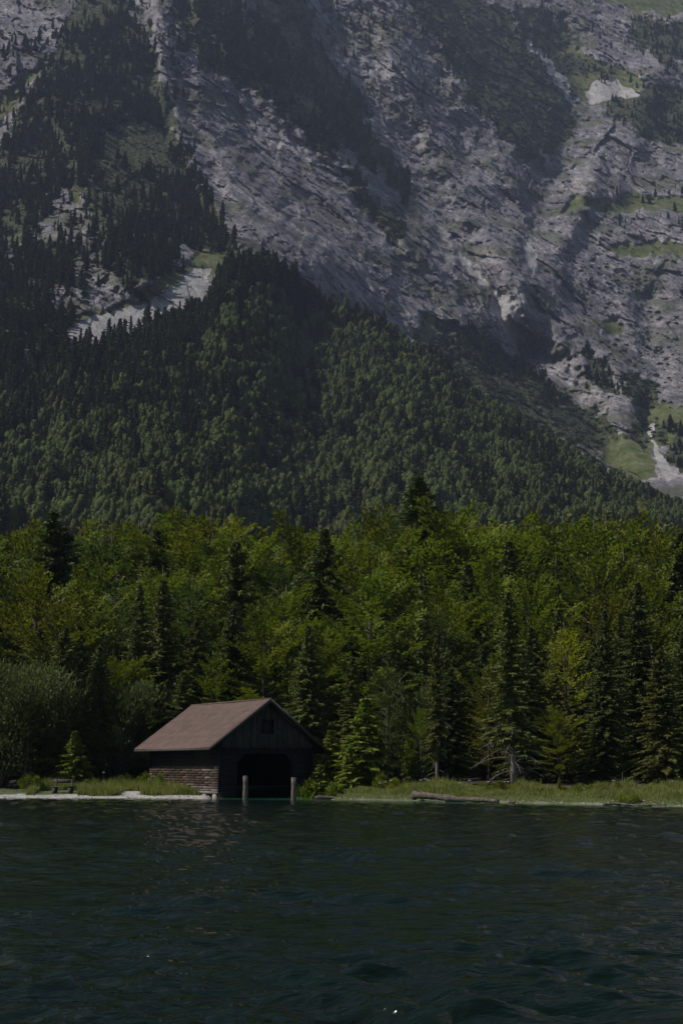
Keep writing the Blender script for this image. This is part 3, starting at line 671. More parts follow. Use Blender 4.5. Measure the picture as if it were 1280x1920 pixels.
# ------------------------------------------------------------------ tree builders
def spruce_parts(h, r, seed, bare=.08, dens=1.0, droop=1.0):
    g = np.random.default_rng(seed); tr = MB(); fo = MB()
    zz = np.linspace(-.3, h, 10); lean = g.normal(0, .006, 2)
    P = np.stack([lean[0] * zz + .05 * np.sin(zz * .5 + seed), lean[1] * zz, zz], 1)
    tr.tube(P, np.interp(zz, [0, h], [.013 * h + .04, .015]), 8)
    Q = []; z = bare * h
    while z < h - .12:
        t = z / h; step = (.36 - .18 * t) * (1 / dens) ** .5 * g.uniform(.8, 1.2)
        L0 = r * (1 - t) ** .74 * min(1.0, .55 + (t - bare) * 3.5)
        nb = int(g.integers(5, 8)); a0 = g.uniform(0, 6.28); zw = z
        for b in range(nb):
            z = zw + g.uniform(-.5, .5) * step; L = max(.18, L0 * g.uniform(.45, 1.2)); az_ = a0 + b * 6.283 / nb + g.normal(0, .22)
            el0 = np.interp(t, [0, .5, .85, 1], [-.42, -.1, .45, .95]) * (droop if t < .7 else 1) + g.normal(0, .1)
            m_ = max(3, int(L / .115)); s = (np.arange(m_) + .7) / m_
            hd = np.array([math.cos(az_), math.sin(az_)]); rad_ = L * s * math.cos(el0)
            zc = z + L * (s * math.sin(el0) - .12 * s * s + .22 * np.clip(s - .55, 0, 1) ** 1.4)
            base = np.stack([hd[0] * rad_, hd[1] * rad_, zc], 1) + P[0] * 0 + np.array([lean[0] * z, lean[1] * z, 0])
            dirv = np.array([hd[0], hd[1], math.sin(el0) * .5]); side = np.array([-hd[1], hd[0], 0])
            tw = (.17 + .42 * L ** .5 * (1 - s) * np.sin(np.clip(s * 2.2 + .4, 0, 1.57))) * g.uniform(.75, 1.25, m_)
            keep = g.random(m_) < (.5 + .5 * min(1, dens))
            for sg in (-1, 1):
                D_ = side[None] * sg + dirv[None] * g.uniform(.5, 1.0, (m_, 1)) + np.array([0, 0, -1.0])[None] * g.uniform(.0, .45, (m_, 1))
                D_ /= np.linalg.norm(D_, axis=1)[:, None]; C_ = base + D_ * tw[:, None] * .48
                N_ = np.array([0, 0, 1.0])[None] + g.normal(0, .35, (m_, 3))
                Q.append(leaves(C_[keep], D_[keep], N_[keep], tw[keep] * 1.05, np.clip(tw * .36, .08, .17)[keep]))
            N_ = side[None] * 1.0 + g.normal(0, .4, (m_, 3)); D_ = dirv[None] + g.normal(0, .2, (m_, 3)) - np.array([0, 0, .5])
            Q.append(leaves(base + np.array([0, 0, -.03]), D_, N_, np.full(m_, .28), np.full(m_, .12)))
            Q.append(leaves(base + np.array([0, 0, -.12]) + g.normal(0, .06, (m_, 3)), D_ * .4 - np.array([0, 0, .9]), dirv[None] + g.normal(0, .5, (m_, 3)), np.full(m_, .30), np.full(m_, .11)))
        z = zw + step
    top = np.array([[0, 0, h - .02]]) + np.array([[lean[0] * h, lean[1] * h, 0]])
    for _ in range(5): Q.append(leaves(top - [0, 0, .12 * _], np.array([[g.normal(0, .3), g.normal(0, .3), 1.0]]), np.array([[1.0, g.normal(), 0]]), np.array([.45]), np.array([.1])))
    fo.quads(np.concatenate(Q)); return tr, fo
def beech_parts(h, r, seed, base=.12, dens=1.0, lsz=.27, asc=1.0, shape=1.0):
    g = np.random.default_rng(seed); tr = MB(); Q = []
    zz = np.linspace(-.3, h * .97, 9); ln = g.normal(0, .02, 2)
    tr.tube(np.stack([ln[0] * zz + .12 * np.sin(zz * .4 + seed), ln[1] * zz, zz], 1), np.interp(zz, [0, h], [.012 * h + .05, .02]), 7)
    nb = int(62 * dens * (h / 14) ** .5)
    for b in range(nb):
        q = (b + g.uniform(0, 1)) / nb; t = base + (1 - base) * q ** .9
        az_ = b * 2.399 + g.normal(0, .3)
        prof = (np.sin(np.clip((q * .92 + .14), 0, 1) ** .85 * math.pi)) ** .55 * shape + .12
        L = r * prof * g.uniform(.65, 1.18); el = np.interp(t, [0, .4, .8, 1], [.12, .35, .85, 1.25]) * asc + g.normal(0, .10)
        L = L / max(.5, math.cos(el)) * np.interp(t, [0, .7, 1], [1, .8, .55])
        z0 = t * h * .9; m_ = max(5, int(L / .30)); s = np.linspace(0.08, 1, m_)
        hd = np.array([math.cos(az_), math.sin(az_)]); rad_ = L * s * math.cos(el); zc = z0 + L * math.sin(el) * s - .10 * L * s * s
        base_ = np.stack([hd[0] * rad_ + ln[0] * z0, hd[1] * rad_ + ln[1] * z0, zc], 1)
        if L > 1.2: tr.tube(base_[::max(1, m_ // 4)], np.linspace(.05, .012, len(base_[::max(1, m_ // 4)])), 4, False)
        dirv = np.array([hd[0] * math.cos(el), hd[1] * math.cos(el), math.sin(el)]); side = np.array([-hd[1], hd[0], 0])
        pn = np.cross(side, dirv)
        for j in range(m_):
            if s[j] < .22: continue
            tl = (.28 + .42 * L ** .6 * (1 - s[j] * .85)) * g.uniform(.7, 1.2)
            for sg in (-1, 1):
                nl = max(2, int(tl / (lsz * .42))); e = (np.arange(nl) + .5) / nl * tl
                D_ = side * sg * .8 + dirv * .8 + np.array([0, 0, g.normal(-.05, .18)]); D_ /= np.linalg.norm(D_)
                C_ = base_[j][None] + D_[None] * e[:, None] + g.normal(0, .05, (nl, 3))
                LD = D_[None] + g.normal(0, .38, (nl, 3)); N_ = pn[None] + g.normal(0, .20, (nl, 3))
                sz = lsz * g.uniform(.7, 1.25, nl); Q.append(leaves(C_, LD, N_, sz, sz * .58))
    fo = MB().quads(np.concatenate(Q)); return tr, fo
def bush_parts(h, r, seed, n=5200, lsz=.22, stems=7, clumps=16):
    g = np.random.default_rng(seed); tr = MB(); Q = []
    for c in range(clumps):
        az_ = g.uniform(0, 6.28); q = g.uniform(0, 1) ** .6; zc = h * g.uniform(.18, .8); rr0 = r * (1 - (zc / h - .45) ** 2 * 1.6)
        cen = np.array([math.cos(az_) * rr0 * q * .72, math.sin(az_) * rr0 * q * .72, zc]); rad = np.array([1, 1, 1.1]) * g.uniform(.28, .45) * min(r, h * .6)
        k = n // clumps; d = g.normal(0, 1, (k, 3)); d /= np.linalg.norm(d, axis=1)[:, None]; d[:, 2] = np.where(d[:, 2] < -.4, -d[:, 2], d[:, 2])
        C_ = cen + d * rad * g.uniform(.55, 1.05, (k, 1)); C_[:, 2] = np.maximum(C_[:, 2], .05)
        D_ = d * .8 + np.array([0, 0, .9]) + g.normal(0, .4, (k, 3)); sz = lsz * g.uniform(.6, 1.3, k)
        Q.append(leaves(C_, D_, g.normal(0, 1, (k, 3)), sz, sz * .34))
        P0 = np.array([g.normal(0, .12), g.normal(0, .12), -.2]); mid = (P0 + cen) / 2 + np.array([0, 0, .3])
        tr.tube(np.array([P0, mid, cen]), [.05, .035, .012], 5, False)
    return tr, MB().quads(np.concatenate(Q))
def dead_branches(h, z0, z1, r, seed, n=20):
    g = np.random.default_rng(seed); res = []
    for k in range(n):
        z = z0 + (z1 - z0) * (k + g.uniform(0, .8)) / n; az_ = k * 2.4 + g.normal(0, .3); L = r * g.uniform(.55, 1.05)
        s = np.linspace(0, 1, 7); el = g.uniform(-.05, .35)
        P = np.stack([math.cos(az_) * L * s, math.sin(az_) * L * s, z + L * (math.sin(el) * s - .55 * s * s)], 1)
        mb = MB().tube(P, np.linspace(.032, .01, 7), 4, False)
        for j in (3, 4, 5):
            for sg in (-1, 1):
                d = np.array([-math.sin(az_) * sg * .5 + math.cos(az_) * .6, math.cos(az_) * sg * .5 + math.sin(az_) * .6, -.45]) * L * .25
                mb.tube(np.array([P[j], P[j] + d]), [.012, .005], 3, False)
        res.append(mb)
    return res
PROTO = {}
def proto(key, parts, leafmat, barkmat=None):
    tr, fo = parts; a = smooth(tr.mesh(key + '_trunk')); b = fo.mesh(key + '_crown')
    a.materials.append(barkmat or M_bark); b.materials.append(leafmat); PROTO[key] = (a, b)
for i in range(4): proto('spruce%d' % i, spruce_parts(16, [3.6, 4.1, 3.3, 3.9][i], 10 + i, bare=[.05, .1, .18, .03][i], dens=[1, .85, .8, 1.1][i]), M_spruce)
for i in range(4): proto('yspruce%d' % i, spruce_parts(14, [3.4, 3.0, 3.8, 3.2][i], 20 + i, bare=[.1, .22, .06, .15][i], dens=[.85, .75, .9, .8][i]), M_spruce_y)
for i in range(5): proto('beech%d' % i, beech_parts(15, [4.9, 4.2, 5.6, 4.0, 4.8][i], 30 + i, dens=[1.1, 1.0, 1.15, .95, 1.05][i], asc=[1, 1.15, .8, 1.2, .95][i]), M_beech)
for i in range(3): proto('maple%d' % i, beech_parts(15, [4.6, 5.2, 4.0][i], 130 + i, dens=[1.1, 1.2, 1.0][i], asc=[.75, .7, .9][i], lsz=.23), M_maple)
proto('small_spruce0', spruce_parts(4.2, 1.25, 40, bare=.03, dens=1.6), M_young)
proto('small_spruce1', spruce_parts(5.4, 1.75, 41, bare=.02, dens=1.6), M_young)
proto('gold', beech_parts(15, 3.0, 45, dens=.9, asc=1.25), M_gold)
proto('willow0', bush_parts(8.5, 4.2, 50, 14000, .24, clumps=34), M_willow)
proto('willow1', bush_parts(5, 2.2, 51, 6500, .2, clumps=22), M_willow)
proto('bush0', bush_parts(1.5, 1.0, 52, 900, .16, clumps=8), M_beech)
dsp = spruce_parts(9, 1.2, 60, bare=.3, dens=.25); proto('dead_spruce', dsp, M_spruce_y, M_barkg)
HT = {'spruce': 16, 'yspruce': 14, 'beech': 15, 'maple': 15, 'gold': 15, 'small_spruce0': 4.2, 'small_spruce1': 5.4, 'willow0': 8.5, 'willow1': 5, 'bush0': 1.5, 'dead_spruce': 9}
def height_of(key):
    return HT.get(key, HT.get(key[:-1], 10))
def plant(key, x, y, h, label, group, name, cat='tree', wide=1.0, rz=None, z=None):
    s = h / height_of(key); z = float(ground_z(np.array(x, float), np.array(y, float))) if z is None else z
    o = empty(name, (x, y, z - .05), rng.uniform(0, 6.28) if rz is None else rz); o.scale = (s * wide, s * wide, s)
    tag(o, label, cat, group)
    link('trunk', PROTO[key][0], None, o); link('crown', PROTO[key][1], None, o)
    return o
def plant_px(key, px, ytop, Y, label, group, name, **k):
    """tree standing Y metres out on the bearing of px, as tall as its top at ytop demands"""
    x, y, zt = at_y(px, ytop, Y); zg = float(ground_z(np.array(float(x)), np.array(float(y))))
    return plant(key, float(x), float(y), float(zt) - zg, label, group, name, **k)

SPG, BRG = 'spruces of the shore wood', 'broadleaf trees of the shore wood'
B, S = 'broadleaf_tree', 'spruce_tree'
special = [
 ('willow0', 12, 1205, 101, 'big rounded grey-green willow at the left edge behind the gravel beach', 'willows by the shore', 'willow_tree', 1.15),
 ('willow1', 85, 1262, 103, 'grey-green willow crown just right of the big rounded willow', 'willows by the shore', 'willow_tree', 1.0),
 ('small_spruce1', 143, 1370, 98.5, 'small yellow-green spruce right behind the wooden bench', SPG, S, 1.35),
 ('yspruce0', 118, 1290, 101, 'slender yellowish spruce rising left above the bench', SPG, S, .9),
 ('spruce3', 165, 1262, 103, 'dark green spruce between the willow and the boathouse', SPG, S, 1.0),
 ('beech3', 120, 1110, 112, 'bright green beech with layered sprays above the willow', BRG, B, 1.0),
 ('willow1', 225, 1255, 106, 'grey-leaved willow left of the boathouse roof', 'willows by the shore', 'willow_tree', .9),
 ('willow1', 372, 1262, 113, 'grey-green willow showing above the boathouse roof slope', 'willows by the shore', 'willow_tree', 1.3),
 ('yspruce1', 266, 1095, 114, 'thin tawny spruce with visible bare trunk above the left end of the roof', SPG, S, 1.0),
 ('beech1', 262, 1250, 110, 'small bright beech tucked behind the left eave', BRG, B, .95),
 ('yspruce2', 440, 1125, 115, 'yellowish spruce standing behind the roof ridge', SPG, S, 1.0),
 ('yspruce0', 577, 1170, 105, 'tall yellow-green spruce right behind the boathouse gable', SPG, S, 1.0),
 ('beech4', 545, 1085, 122, 'round-topped broadleaf tree above the boathouse gable', BRG, B, 1.0),
 ('beech3', 690, 1055, 110, 'tall light green beech with upswept sprays right of the boathouse', BRG, B, 1.15),
 ('small_spruce1', 622, 1368, 94.5, 'small bushy spruce touching the right wall of the boathouse', SPG, S, 1.6),
 ('small_spruce1', 684, 1308, 93, 'taller young spruce second from the boathouse wall', SPG, S, 1.45),
 ('small_spruce0', 655, 1400, 92, 'low young spruce in front of the pair beside the boathouse', SPG, S, 1.5),
 ('small_spruce0', 600, 1432, 92.5, 'lowest young spruce pressed against the right corner of the boathouse', SPG, S, 1.7),
 ('small_spruce1', 712, 1385, 94, 'ragged young spruce right of the taller young one', SPG, S, 1.3),
 ('willow1', 772, 1268, 97, 'grey-green willow between the young spruces and the bare-stemmed spruce', 'willows by the shore', 'willow_tree', .85),
 ('small_spruce1', 765, 1375, 95, 'thin young spruce under the grey-green willow', SPG, S, .8),
 ('gold', 1060, 1155, 101, 'yellow-green beech with upward pointing golden sprays', BRG, B, 1.1),
 ('beech0', 1045, 1325, 96, 'low green beech below the golden one on the right bank', BRG, B, 1.5),
 ('spruce2', 1130, 1140, 97, 'tall grey-green spruce on the right bank beside the golden beech', SPG, S, .95),
 ('yspruce2', 1235, 1215, 92, 'yellowish spruce with branches to the ground near the right edge', SPG, S, 1.25),
 ('spruce0', 1195, 1090, 101, 'dark grey-green spruce behind the yellowish one at right', SPG, S, 1.1),
 ('dead_spruce', 793, 1075, 118, 'half-dead grey spruce with thin crown in the middle of the wood', SPG, S, 1.1),
 ('spruce1', 787, 893, 146, 'dark spruce tip standing alone above the skyline of the wood', SPG, S, 1.5),
 ('small_spruce1', 1048, 1456, 84.5, 'knee-high young spruce in the grass of the right bank', SPG, S, 1.1),
 ('beech2', 385, 940, 150, 'highest broad crown left of centre on the skyline of the wood', BRG, B, 1.1),
 ('beech4', 835, 925, 146, 'highest broad crown just right of the lone dark spruce tip', BRG, B, 1.05),
 ('spruce0', 95, 960, 140, 'spruce top on the skyline near the left edge', SPG, S, 1.6),
]
for key, px, yt, Y, lab, grp, nm, wd in special:
    plant_px(key, px, yt, Y, lab, grp, nm, wide=wd)
# the two bare-stemmed spruces on the right bank, each dead branch its own part
for key, px, yt, Y, lab, wd, (za, zb), rr0 in (('yspruce1', 816, 1195, 93, 'spruce with long bare grey stem and thin high crown right of the willow', .8, (.8, 4.6), 1.5),
                                    ('yspruce1', 955, 1105, 89, 'tall spruce with pale bare trunk and fan of dead lower branches on right bank', 1.15, (.9, 4.2), 2.3)):
    o = plant_px(key, px, yt, Y, lab, SPG, S, wide=wd)
    s = o.scale[2]
    for mb in dead_branches(1, za / s, zb / s, rr0 / s, int(px), 24 if px > 900 else 16):
        link('dead_branch', mb.mesh('dead_branch'), M_barkg, o)
    tk = [c for c in o.children if c.name.startswith('trunk')][0]; tk.data = tk.data.copy(); tk.data.materials.clear(); tk.data.materials.append(M_barkg)

# the rest of the shore wood in staggered rows that climb to the skyline
g = np.random.default_rng(5)
def where(px):
    return ('behind the willows' if px < 130 else 'between willows and boathouse' if px < 260 else 'behind the boathouse roof' if px < 440 else 'behind the boathouse gable' if px < 610 else 'behind the young spruces' if px < 750 else 'behind the grey willow' if px < 880 else 'behind the pale bare trunk' if px < 1000 else 'behind the golden beech' if px < 1120 else 'at the right edge')
rows = [(104, 1250, 70, .52), (111, 1175, 76, .48), (120, 1105, 76, .38), (130, 1045, 74, .24), (141, 1000, 66, .07), (152, 962, 56, .03), (163, 950, 50, .0)]
SKY = np.array([(-200,955),(0,968),(90,958),(180,968),(260,958),(390,944),(460,990),(560,968),(640,965),(690,938),(740,955),(840,930),(900,968),(960,952),(1020,945),(1080,945),(1150,948),(1200,962),(1280,968),(1480,965)], float)
for ri, (Y, yt, sp_, ps) in enumerate(rows):
    px = -420 + g.uniform(0, sp_)
    while px < 1420:
        top = yt + g.normal(0, 38); con = g.random() < ps + (.06 if px > 900 and ri < 5 else 0)
        sk = np.interp(px, SKY[:, 0], SKY[:, 1])
        if ri >= 4: top = max(top, sk + abs(g.normal(0, 9)))
        if ri == 6: top = sk + abs(g.normal(0, 14)) - 2
        if con and ri >= 4: top = sk + 25
        if ri == 5: top = max(sk + 4, sk + g.normal(18, 16))
        Yt = Y + g.normal(0, 2.2)
        if ri == 0 and px > 560: Yt -= 6
        tier = ('front trees' if ri < 2 else 'middle rows' if ri < 5 else 'skyline')
        for _ in range(12):      # keep crowns clear of the boathouse roof
            hx_, hy_, _z = at_y(px, top, Yt); hu_, hv_ = hut_uv(float(hx_), float(hy_))
            if -5.5 < hu_ < 11.5 and hv_ < 17.5: Yt += 1.2
            else: break
        if con:
            y_ = g.random() < (.45 if ri < 3 else .12); key = ('yspruce%d' if y_ else 'spruce%d') % g.integers(0, 4)
            lab = ('thin yellowish spruce' if y_ else 'dark green spruce') + ' among the %s of the wood %s' % (tier, where(px)); nm = S; grp = SPG
        else:
            mp = g.random() < .32; key = ('maple%d' % g.integers(0, 3)) if mp else ('beech%d' % g.integers(0, 5)); nm = B; grp = BRG
            lab = ('darker cool green leafy tree' if mp else 'bright yellow-green beech') + ' among the %s of the wood %s' % (tier, where(px))
        grp = grp + ', %s %s' % (tier, where(px))
        plant_px(key, px, top, Yt, lab, grp, nm, wide=g.uniform(1.15, 1.5) if con else g.uniform(.9, 1.2))
        px += sp_ * g.uniform(.75, 1.25)

# ------------------------------------------------------------------ far trees: nearest ones as objects, the rest as masses
def far_conifer(seed):
    g = np.random.default_rng(seed); mb = MB(); r = .16; Q = []; T = 17; b0 = g.uniform(.04, .16)
    for k in range(T):
        z0 = b0 + (.97 - b0) * (k / T) ** .95; L0 = r * (1 - k / T) ** .75 + .012; nb = 7; a0 = g.uniform(0, 6.28)
        for b in range(nb):
            a = a0 + b * 6.283 / nb + g.normal(0, .25); L = L0 * g.uniform(.45, 1.25); hd = np.array([math.cos(a), math.sin(a), -.28 + .5 * k / T]); c = np.array([0, 0, z0 + g.uniform(-.025, .025)])
            C_ = np.stack([c + hd * L * q for q in (.45, .8)]); sd = np.array([-hd[1], hd[0], 0])
            Q.append(leaves(C_, np.stack([hd, hd + g.normal(0, .3, 3)]), np.stack([[0, 0, 1.0], [0, 0, 1.0]]) + g.normal(0, .35, (2, 3)), np.array([L * 1.1, L * .6]), np.array([.05 + L * .35, .05 + L * .2])))
            Q.append(leaves(C_[:1] - [0, 0, .02], hd[None] * .4 - [0, 0, .8], sd[None] * .3 + hd[None] + g.normal(0, .3, (1, 3)), np.array([.08]), np.array([.05])))
    mb.quads(np.concatenate(Q)); a = np.arange(7) * .8976
    mb.add(np.vstack([np.stack([np.cos(a) * r * .42, np.sin(a) * r * .42, np.full(7, b0 + .06)], 1), [[0, 0, .93]]]), None, [[i, (i + 1) % 7, 7] for i in range(7)])
    mb.tube([(0, 0, -.1), (0, 0, .99)], [.012, .003], 4, False)
    return mb.mesh('far_conifer')
def ico(sub=1):
    import bmesh
    bm_ = bmesh.new(); bmesh.ops.create_icosphere(bm_, subdivisions=sub, radius=1.0)
    V = np.array([v_.co[:] for v_ in bm_.verts]); F = np.array([[q.index for q in f_.verts] for f_ in bm_.faces]); bm_.free(); return V, F
ICV, ICF = ico(2)
def far_broad(seed):
    g = np.random.default_rng(seed); mb = MB()
    lumps = [(np.array([0, 0, .62]), .27)] + [(np.array([math.cos(a) * q, math.sin(a) * q, zc]), rd) for a, q, zc, rd in
             [(k * 2.4 + g.uniform(-.4, .4), g.uniform(.14, .30) * (1.1 - abs(zc0 - .45)), zc0, g.uniform(.10, .17)) for k, zc0 in enumerate(np.linspace(.25, .9, 14))]]
    for cen, rad in lumps:
        k_ = 1 + .42 * fbm(ICV[:, 0] * 2.6 + cen[0] * 30, ICV[:, 1] * 2.6 + seed, ICV[:, 2] * 2.6, 2, seed)
        mb.add(cen + ICV * rad * k_[:, None], None, ICF)
        k = 46; d = g.normal(0, 1, (k, 3)); d /= np.linalg.norm(d, axis=1)[:, None]; sz = g.uniform(.05, .10, k)
        mb.quads(leaves(cen + d * rad * g.uniform(.85, 1.3, (k, 1)), g.normal(0, 1, (k, 3)), d + g.normal(0, .4, (k, 3)), sz, sz * .8))
    mb.tube([(0, 0, -.1), (0, 0, .6)], [.02, .01], 4, False)
    return mb.mesh('far_broadleaf')
def far_shrub(seed):
    g = np.random.default_rng(seed); mb = MB(); k = 130; d = g.normal(0, 1, (k, 3)); d /= np.linalg.norm(d, axis=1)[:, None]; d[:, 2] = abs(d[:, 2])
    C_ = d * np.array([.6, .6, .5]) * g.uniform(.6, 1.05, (k, 1)); sz = g.uniform(.2, .36, k)
    mb.quads(leaves(C_, g.normal(0, 1, (k, 3)), d + g.normal(0, .5, (k, 3)), sz, sz * .8)); return mb.mesh('far_shrub')
def snag_mesh():
    mb = MB().tube([(0, 0, -.1), (.01, 0, .5), (0, .01, 1)], [.012, .009, .003], 4, False)
    for k in range(12):
        a = k * 2.4; z = .35 + .05 * k; mb.tube([(0, 0, z), (math.cos(a) * .07, math.sin(a) * .07, z - .01)], [.004, .002], 3, False)
    return mb.mesh('far_snag')
FC = [far_conifer(200 + i) for i in range(7)]; FB = [far_broad(210 + i) for i in range(8)]; FS = [far_shrub(220 + i) for i in range(3)]; FN = [snag_mesh()]
for x_ in FC: x_.materials.append(M_far_con)
for x_ in FB: x_.materials.append(M_far_bro)
for x_ in FS: x_.materials.append(M_shrub)
for x_ in FN: x_.materials.append(M_barkg)

def scatter_mass(name, meshes, P, rot, sc, idx, kind='stuff', label=None):
    pm = bpy.data.meshes.new(name); pm.vertices.add(len(P)); pm.vertices.foreach_set('co', P.astype(np.float32).ravel())
    for nm, ty, arr in (('rotz', 'FLOAT', rot), ('idx', 'INT', idx)):
        at_ = pm.attributes.new(nm, ty, 'POINT'); at_.data.foreach_set('value', arr.astype(np.float32 if ty == 'FLOAT' else np.int32))
    at_ = pm.attributes.new('scl', 'FLOAT_VECTOR', 'POINT'); at_.data.foreach_set('vector', sc.astype(np.float32).ravel())
    coll = bpy.data.collections.new(name + '_sources')
    for i, mm in enumerate(meshes):
        coll.objects.link(bpy.data.objects.new('%s_source_%02d' % (name, i), mm))
    ng = bpy.data.node_groups.new(name, 'GeometryNodeTree'); ng.interface.new_socket('Geometry', in_out='INPUT', socket_type='NodeSocketGeometry'); ng.interface.new_socket('Geometry', in_out='OUTPUT', socket_type='NodeSocketGeometry')
    N = ng.nodes; Lk = ng.links; gi = N.new('NodeGroupInput'); go = N.new('NodeGroupOutput')
    ip = N.new('GeometryNodeInstanceOnPoints'); ci = N.new('GeometryNodeCollectionInfo'); ci.inputs[0].default_value = coll; ci.inputs[1].default_value = True; ci.inputs[2].default_value = True
    def na(nm, dt):
        q = N.new('GeometryNodeInputNamedAttribute'); q.data_type = dt; q.inputs[0].default_value = nm; return q.outputs[0]
    cx = N.new('ShaderNodeCombineXYZ'); Lk.new(na('rotz', 'FLOAT'), cx.inputs[2])
    Lk.new(gi.outputs[0], ip.inputs['Points']); Lk.new(ci.outputs[0], ip.inputs['Instance']); ip.inputs['Pick Instance'].default_value = True
    Lk.new(na('idx', 'INT'), ip.inputs['Instance Index']); Lk.new(cx.outputs[0], ip.inputs['Rotation']); Lk.new(na('scl', 'FLOAT_VECTOR'), ip.inputs['Scale'])
    Lk.new(ip.outputs[0], go.inputs[0])
    o = bpy.data.objects.new(name, pm); COL.objects.link(o); md = o.modifiers.new('scatter', 'NODES'); md.node_group = ng
    tag(o, label, None, None, kind); return o

g = np.random.default_rng(9)
# candidates on the spur: jittered in world spacing by rejection on (u,t)
def thin(P, dmin):
    """grid based thinning so that no two stand closer than about dmin"""
    key = {}; keep = []
    for i, p_ in enumerate(P):
        c = (int(p_[0] // dmin), int(p_[1] // dmin))
        if c in key: continue
        key[c] = 1; keep.append(i)
    return np.array(keep)
n = 120000
u = g.uniform(-180, 1460, n); t = g.uniform(.05, 1.0, n) ** .8
x, y, z = spur_point(u, t); P = np.stack([x, y, z], 1)
vc = np.interp(u, CREST[:, 0], CREST[:, 1]); v = 1140 + (vc - 1140) * t
con_p = np.clip(sstep(560, 150, u) * .75 * sstep(900, 700, v) + .85 * sstep(75, 15, v - vc) * sstep(760, 560, u) + .10 + .45 * sstep(.0, .7, fbm(u / 50, v / 40, 0, 3, 97)), 0, 1)
barez = in_poly([(-500,560),(130,560),(140,700),(90,800),(40,840),(-40,1000),(-500,1100)], u, v); scz = mask([[(-20,920),(60,900),(70,960),(40,990),(-20,1000)],[(120,840),(150,900),(130,930)],[(100,600),(300,600),(300,668),(200,690),(120,695)]], u, v, 61, 6)
dens = np.where(barez, .10, 1.0) * np.where(scz > .5, .15, 1) * np.where((t > .93) & (u < 400), .35, 1)
k = (g.random(n) < dens) & (v < 1015) & (v > vc - 2); P, u, v, t, con_p, vc = P[k], u[k], v[k], t[k], con_p[k], vc[k]
k = thin(P, 4.7); P, u, v, con_p, vc = P[k], u[k], v[k], con_p[k], vc[k]
con_m = g.random(len(P)) < con_p
hh = np.where(con_m, 12 + 15 * g.random(len(P)) ** 1.4 + 6 * sstep(100, 10, v - vc) * (u < 560), 9 + 11 * g.random(len(P)) ** 1.4)
edge = sstep(60, 0, v - vc) * (u > 560); hh *= 1 - .3 * edge
wd = np.where(con_m, g.uniform(.8, 1.5, len(P)), g.uniform(.36, .72, len(P)))
# trees and shrubs of the wall
def wall_pts(n, polys, seed, amp, dmin, box=(-60, 1340, -60, 900)):
    u = g.uniform(box[0], box[1], n); v = g.uniform(box[2], box[3], n); m = mask(polys, u, v, seed, amp) > .5
    u, v = u[m], v[m]
    iu = np.interp(u, us, np.arange(nx)); iv = np.interp(v, vs, np.arange(ny)); a = iu.astype(int); b = iv.astype(int)
    a = np.clip(a, 0, nx - 2); b = np.clip(b, 0, ny - 2); fu, fv = iu - a, iv - b
    def bl(G): return (G[b, a] * (1 - fu) + G[b, a + 1] * fu) * (1 - fv) + (G[b + 1, a] * (1 - fu) + G[b + 1, a + 1] * fu) * fv
    P = np.stack([bl(XW), bl(YW), bl(ZW)], 1); dens = fbm(P[:, 0] / 60, P[:, 2] / 60, 0, 3, seed + 9)
    k = thin(P, dmin) if len(P) else np.array([], int); return P[k], u[k], v[k], dens[k]
Pw, uw, vw, dn = wall_pts(30000, FOREST, 51, 16, 5.6); kk = (dn > -.28) | (vw > 590); Pw, uw, vw = Pw[kk], uw[kk], vw[kk]
# lone trees over slopes
SPARSE = [[(-60,-60),(340,-60),(340,280),(460,480),(380,480),(100,600),(-60,640)], [(1000,-60),(1340,-60),(1340,300),(1150,250),(1100,150)], [(-60,440),(300,430),(420,480),(120,600),(130,670),(-60,670)], [(1040,360),(1340,360),(1340,470),(1100,480)], [(330,-60),(820,-60),(900,200),(640,300),(500,230)]]
Ps, us_, vs_, dn = wall_pts(9000, SPARSE, 57, 5, 8.5); kk = (dn > .15) | ((us_ < 340) & (vs_ > 370) & (dn > -.35)); Ps, us_, vs_ = Ps[kk], us_[kk], vs_[kk]
Pw = np.vstack([Pw, Ps]); uw = np.concatenate([uw, us_]); vw = np.concatenate([vw, vs_])
hw = (7 + 15 * g.random(len(Pw)) ** 1.3) * np.where(vw > 560, .7, 1) * np.where(uw > 700, .85, 1)
ww = g.uniform(.8, 1.6, len(Pw)) * np.where(vw > 590, 1.5, 1)
Psh, ush, vsh, dn = wall_pts(24000, SHRUB, 52, 20, 3.6)
Psc, a_, b_, dn = wall_pts(9000, SPARSE + [[(1000,380),(1340,360),(1340,760),(1150,740),(1000,560)], [(640,300),(760,380),(820,500),(700,480)]], 58, 5, 9); Psc = Psc[dn > .35]
Psh = np.vstack([Psh, Psc])

# conifers all together, biggest in the picture become objects of their own
CP_ = np.vstack([P[con_m], Pw]); CH_ = np.concatenate([hh[con_m], hw]); CW_ = np.concatenate([wd[con_m], ww]); CU = np.concatenate([u[con_m], uw]); CV = np.concatenate([v[con_m], vw])
BP_, BH_, BW_, BU, BV = P[~con_m], hh[~con_m], wd[~con_m], u[~con_m], v[~con_m]
def zone(u_, v_):
    c = ('by the left edge' if u_ < 110 else 'above the willows' if u_ < 250 else 'above the boathouse roof' if u_ < 420 else 'above the boathouse gable' if u_ < 600 else 'left of the lone dark spruce tip' if u_ < 770
         else 'right of the lone dark spruce tip' if u_ < 920 else 'above the bare pale trunk' if u_ < 1040 else 'above the golden beech' if u_ < 1160 else 'by the right edge')
    r = 'low on the hillside' if v_ > 935 else 'on the lower hillside' if v_ > 860 else 'halfway up the hillside' if v_ > 740 else 'high on the hillside' if v_ > 640 else 'on the crest by the pale scree'
    return r + ' ' + c
